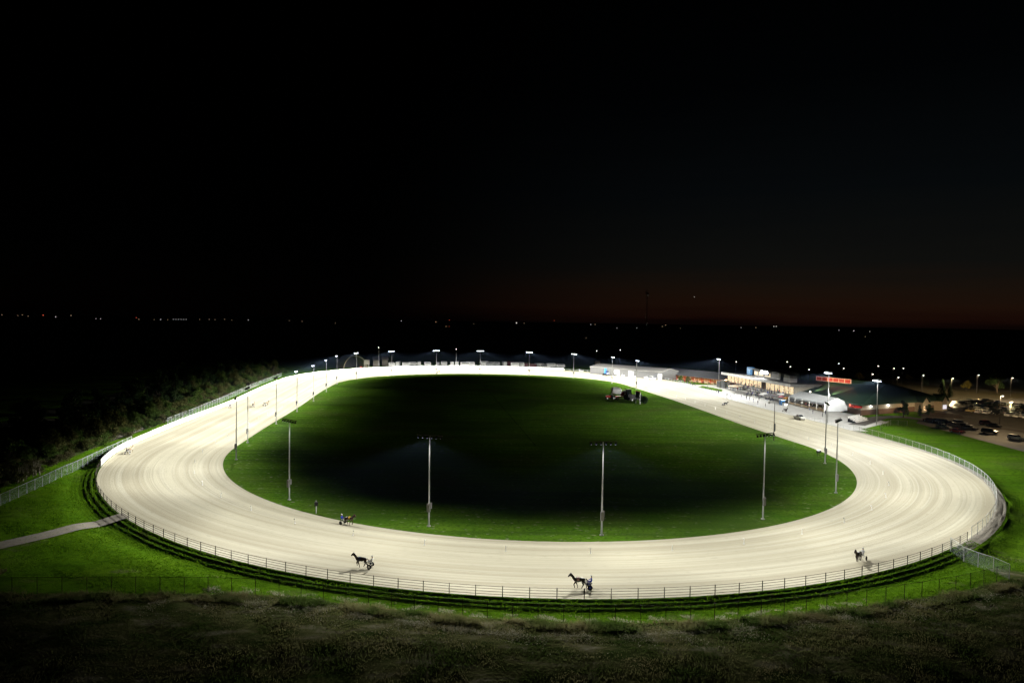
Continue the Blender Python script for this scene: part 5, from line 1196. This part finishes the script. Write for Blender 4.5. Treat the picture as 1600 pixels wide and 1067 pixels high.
# ------------------------------------------------------------------ mast and distant lights
R = empty('radio_mast', (100.6, 511.8, 0), .3, 'tall dark lattice mast rising above the horizon right of centre', 'mast')
b_ = MB(); hM = 57.0
for k in range(3):
    a = k * 2.094; b_.tube((1.1*math.cos(a), 1.1*math.sin(a), 0), (.6*math.cos(a), .6*math.sin(a), hM), .09, .07, 5)
for z in np.arange(0, hM - 2, 2.2):
    for k in range(3):
        a, c = k * 2.094, (k + 1) * 2.094; r0, r1 = 1.1 - .5*z/hM, 1.1 - .5*(z+2.2)/hM
        b_.tube((r0*math.cos(a), r0*math.sin(a), z), (r1*math.cos(c), r1*math.sin(c), z + 2.2), .04, .04, 4)
b_.build('lattice', MT['darkgrey'], R); MB().box((.7, 0, hM - 4), (.8, .5, 2.4)).box((-.6, .6, hM - 3), (.5, .6, 2.2)).build('antenna', MT['darkgrey'], R, bevel=.05)
LW, LR, LA = glow('far_white_light', (1., .97, .88), .7), glow('far_red_light', (1., .16, .08), .7), glow('far_amber_light', (1., .72, .4), .7)
FAR = [(67.5, 492.5, 'r', 2.2), (87, 495, 'w', 1.6), (111, 493, 'a', .8), (35, 492, 'a', .7), (28, 493, 'a', .5), (44, 494, 'a', .6), (3, 492, 'a', .6), (150, 498, 'w', .8), (157, 498, 'w', 1.0), (213, 496.5, 'r', 1.2), (217, 499, 'a', .6), (251, 499, 'w', 1.3),
       (271, 499, 'w', .9), (275, 499, 'w', .8), (279, 499, 'w', .9), (283, 499, 'w', .8), (287, 499, 'w', .9), (291, 499, 'w', .9), (241, 499.5, 'a', .4), (262, 499.5, 'a', .4), (327, 499, 'a', .7), (336, 499.5, 'a', .5), (351, 499, 'a', .7), (388, 500, 'w', 1.2), (312, 499, 'a', .4), (362, 500, 'a', .4),
       (452, 501, 'a', .5), (472, 502, 'a', .6), (524, 505, 'a', .4), (627, 501.5, 'w', 1.5), (681, 503, 'a', .9), (697, 510, 'a', .7), (702, 500, 'r', .7), (702, 510, 'r', .5), (807, 504.5, 'w', 4.0), (819, 505, 'a', .5), (866, 501, 'r', .8), (923, 507, 'w', 1.3), (930, 507, 'a', .6), (964, 512.5, 'w', .8), (995, 512.5, 'w', .8),
       (1035, 510, 'a', .9), (1040, 508, 'a', .9), (1158, 512, 'w', .9), (1181, 512, 'a', .8), (1209, 510, 'w', 1.8), (1213, 510, 'w', 1.8), (1311, 516, 'w', .9), (1334, 517, 'w', 2.2), (1359, 518, 'w', 1.0), (1352, 526, 'a', .6), (916, 528, 'a', .6), (1063, 513, 'a', .3), (740, 506, 'a', .3)]
LAB = {'w': 'tiny white lamp twinkling far off near the dark horizon', 'a': 'faint amber lamp twinkling far off near the dark horizon', 'r': 'tiny red lamp far off near the dark horizon'}
for px, py, c, s in FAR:
    d = ray(px, py); dist = 4200.0
    if d[2] < 0: dist = min(dist, .93 * (CAMH + .4) / -d[2])
    P = np.array([0, 0, CAMH]) + d * dist
    r = dist * .00048 * math.sqrt(s); o = MB().lathe([(r*.1, -r), (r*.72, -r*.7), (r, 0), (r*.72, r*.7), (r*.1, r)], n=8).build('distant_lamp', {'w': LW, 'r': LR, 'a': LA}[c]); o.location = P
    lb = LAB[c]
    if s == 4.0: lb = 'brightest white lamp on the far horizon, at the middle of the view'
    tag(o, lb, 'distant light', 'lights of far off houses and roads')
d = ray(1085, 464); o = MB().lathe([(.5, -2.5), (1.8, -1.8), (2.5, 0), (1.8, 1.8), (.5, 2.5)], n=8).build('bright_star', LW); o.location = np.array([0, 0, CAMH]) + d * 6000; tag(o, 'single bright star low in the dusk right of the mast', 'star')

# ------------------------------------------------------------------ thin night haze that shows the beams
hz = MB().box((0, 420, 30), (900, 1200, 66)).build('haze', [])
hm = bpy.data.materials.new('haze'); hm.use_nodes = True; hm.node_tree.nodes.clear()
ho = hm.node_tree.nodes.new('ShaderNodeOutputMaterial'); hv = hm.node_tree.nodes.new('ShaderNodeVolumePrincipled')
hv.inputs['Color'].default_value = (.42, .62, 1, 1); hv.inputs['Density'].default_value = .00006; hm.node_tree.links.new(hv.outputs[0], ho.inputs['Volume'])
hz.data.materials.append(hm); tag(hz, 'thin night haze lit faintly around the floodlights', kind='stuff')
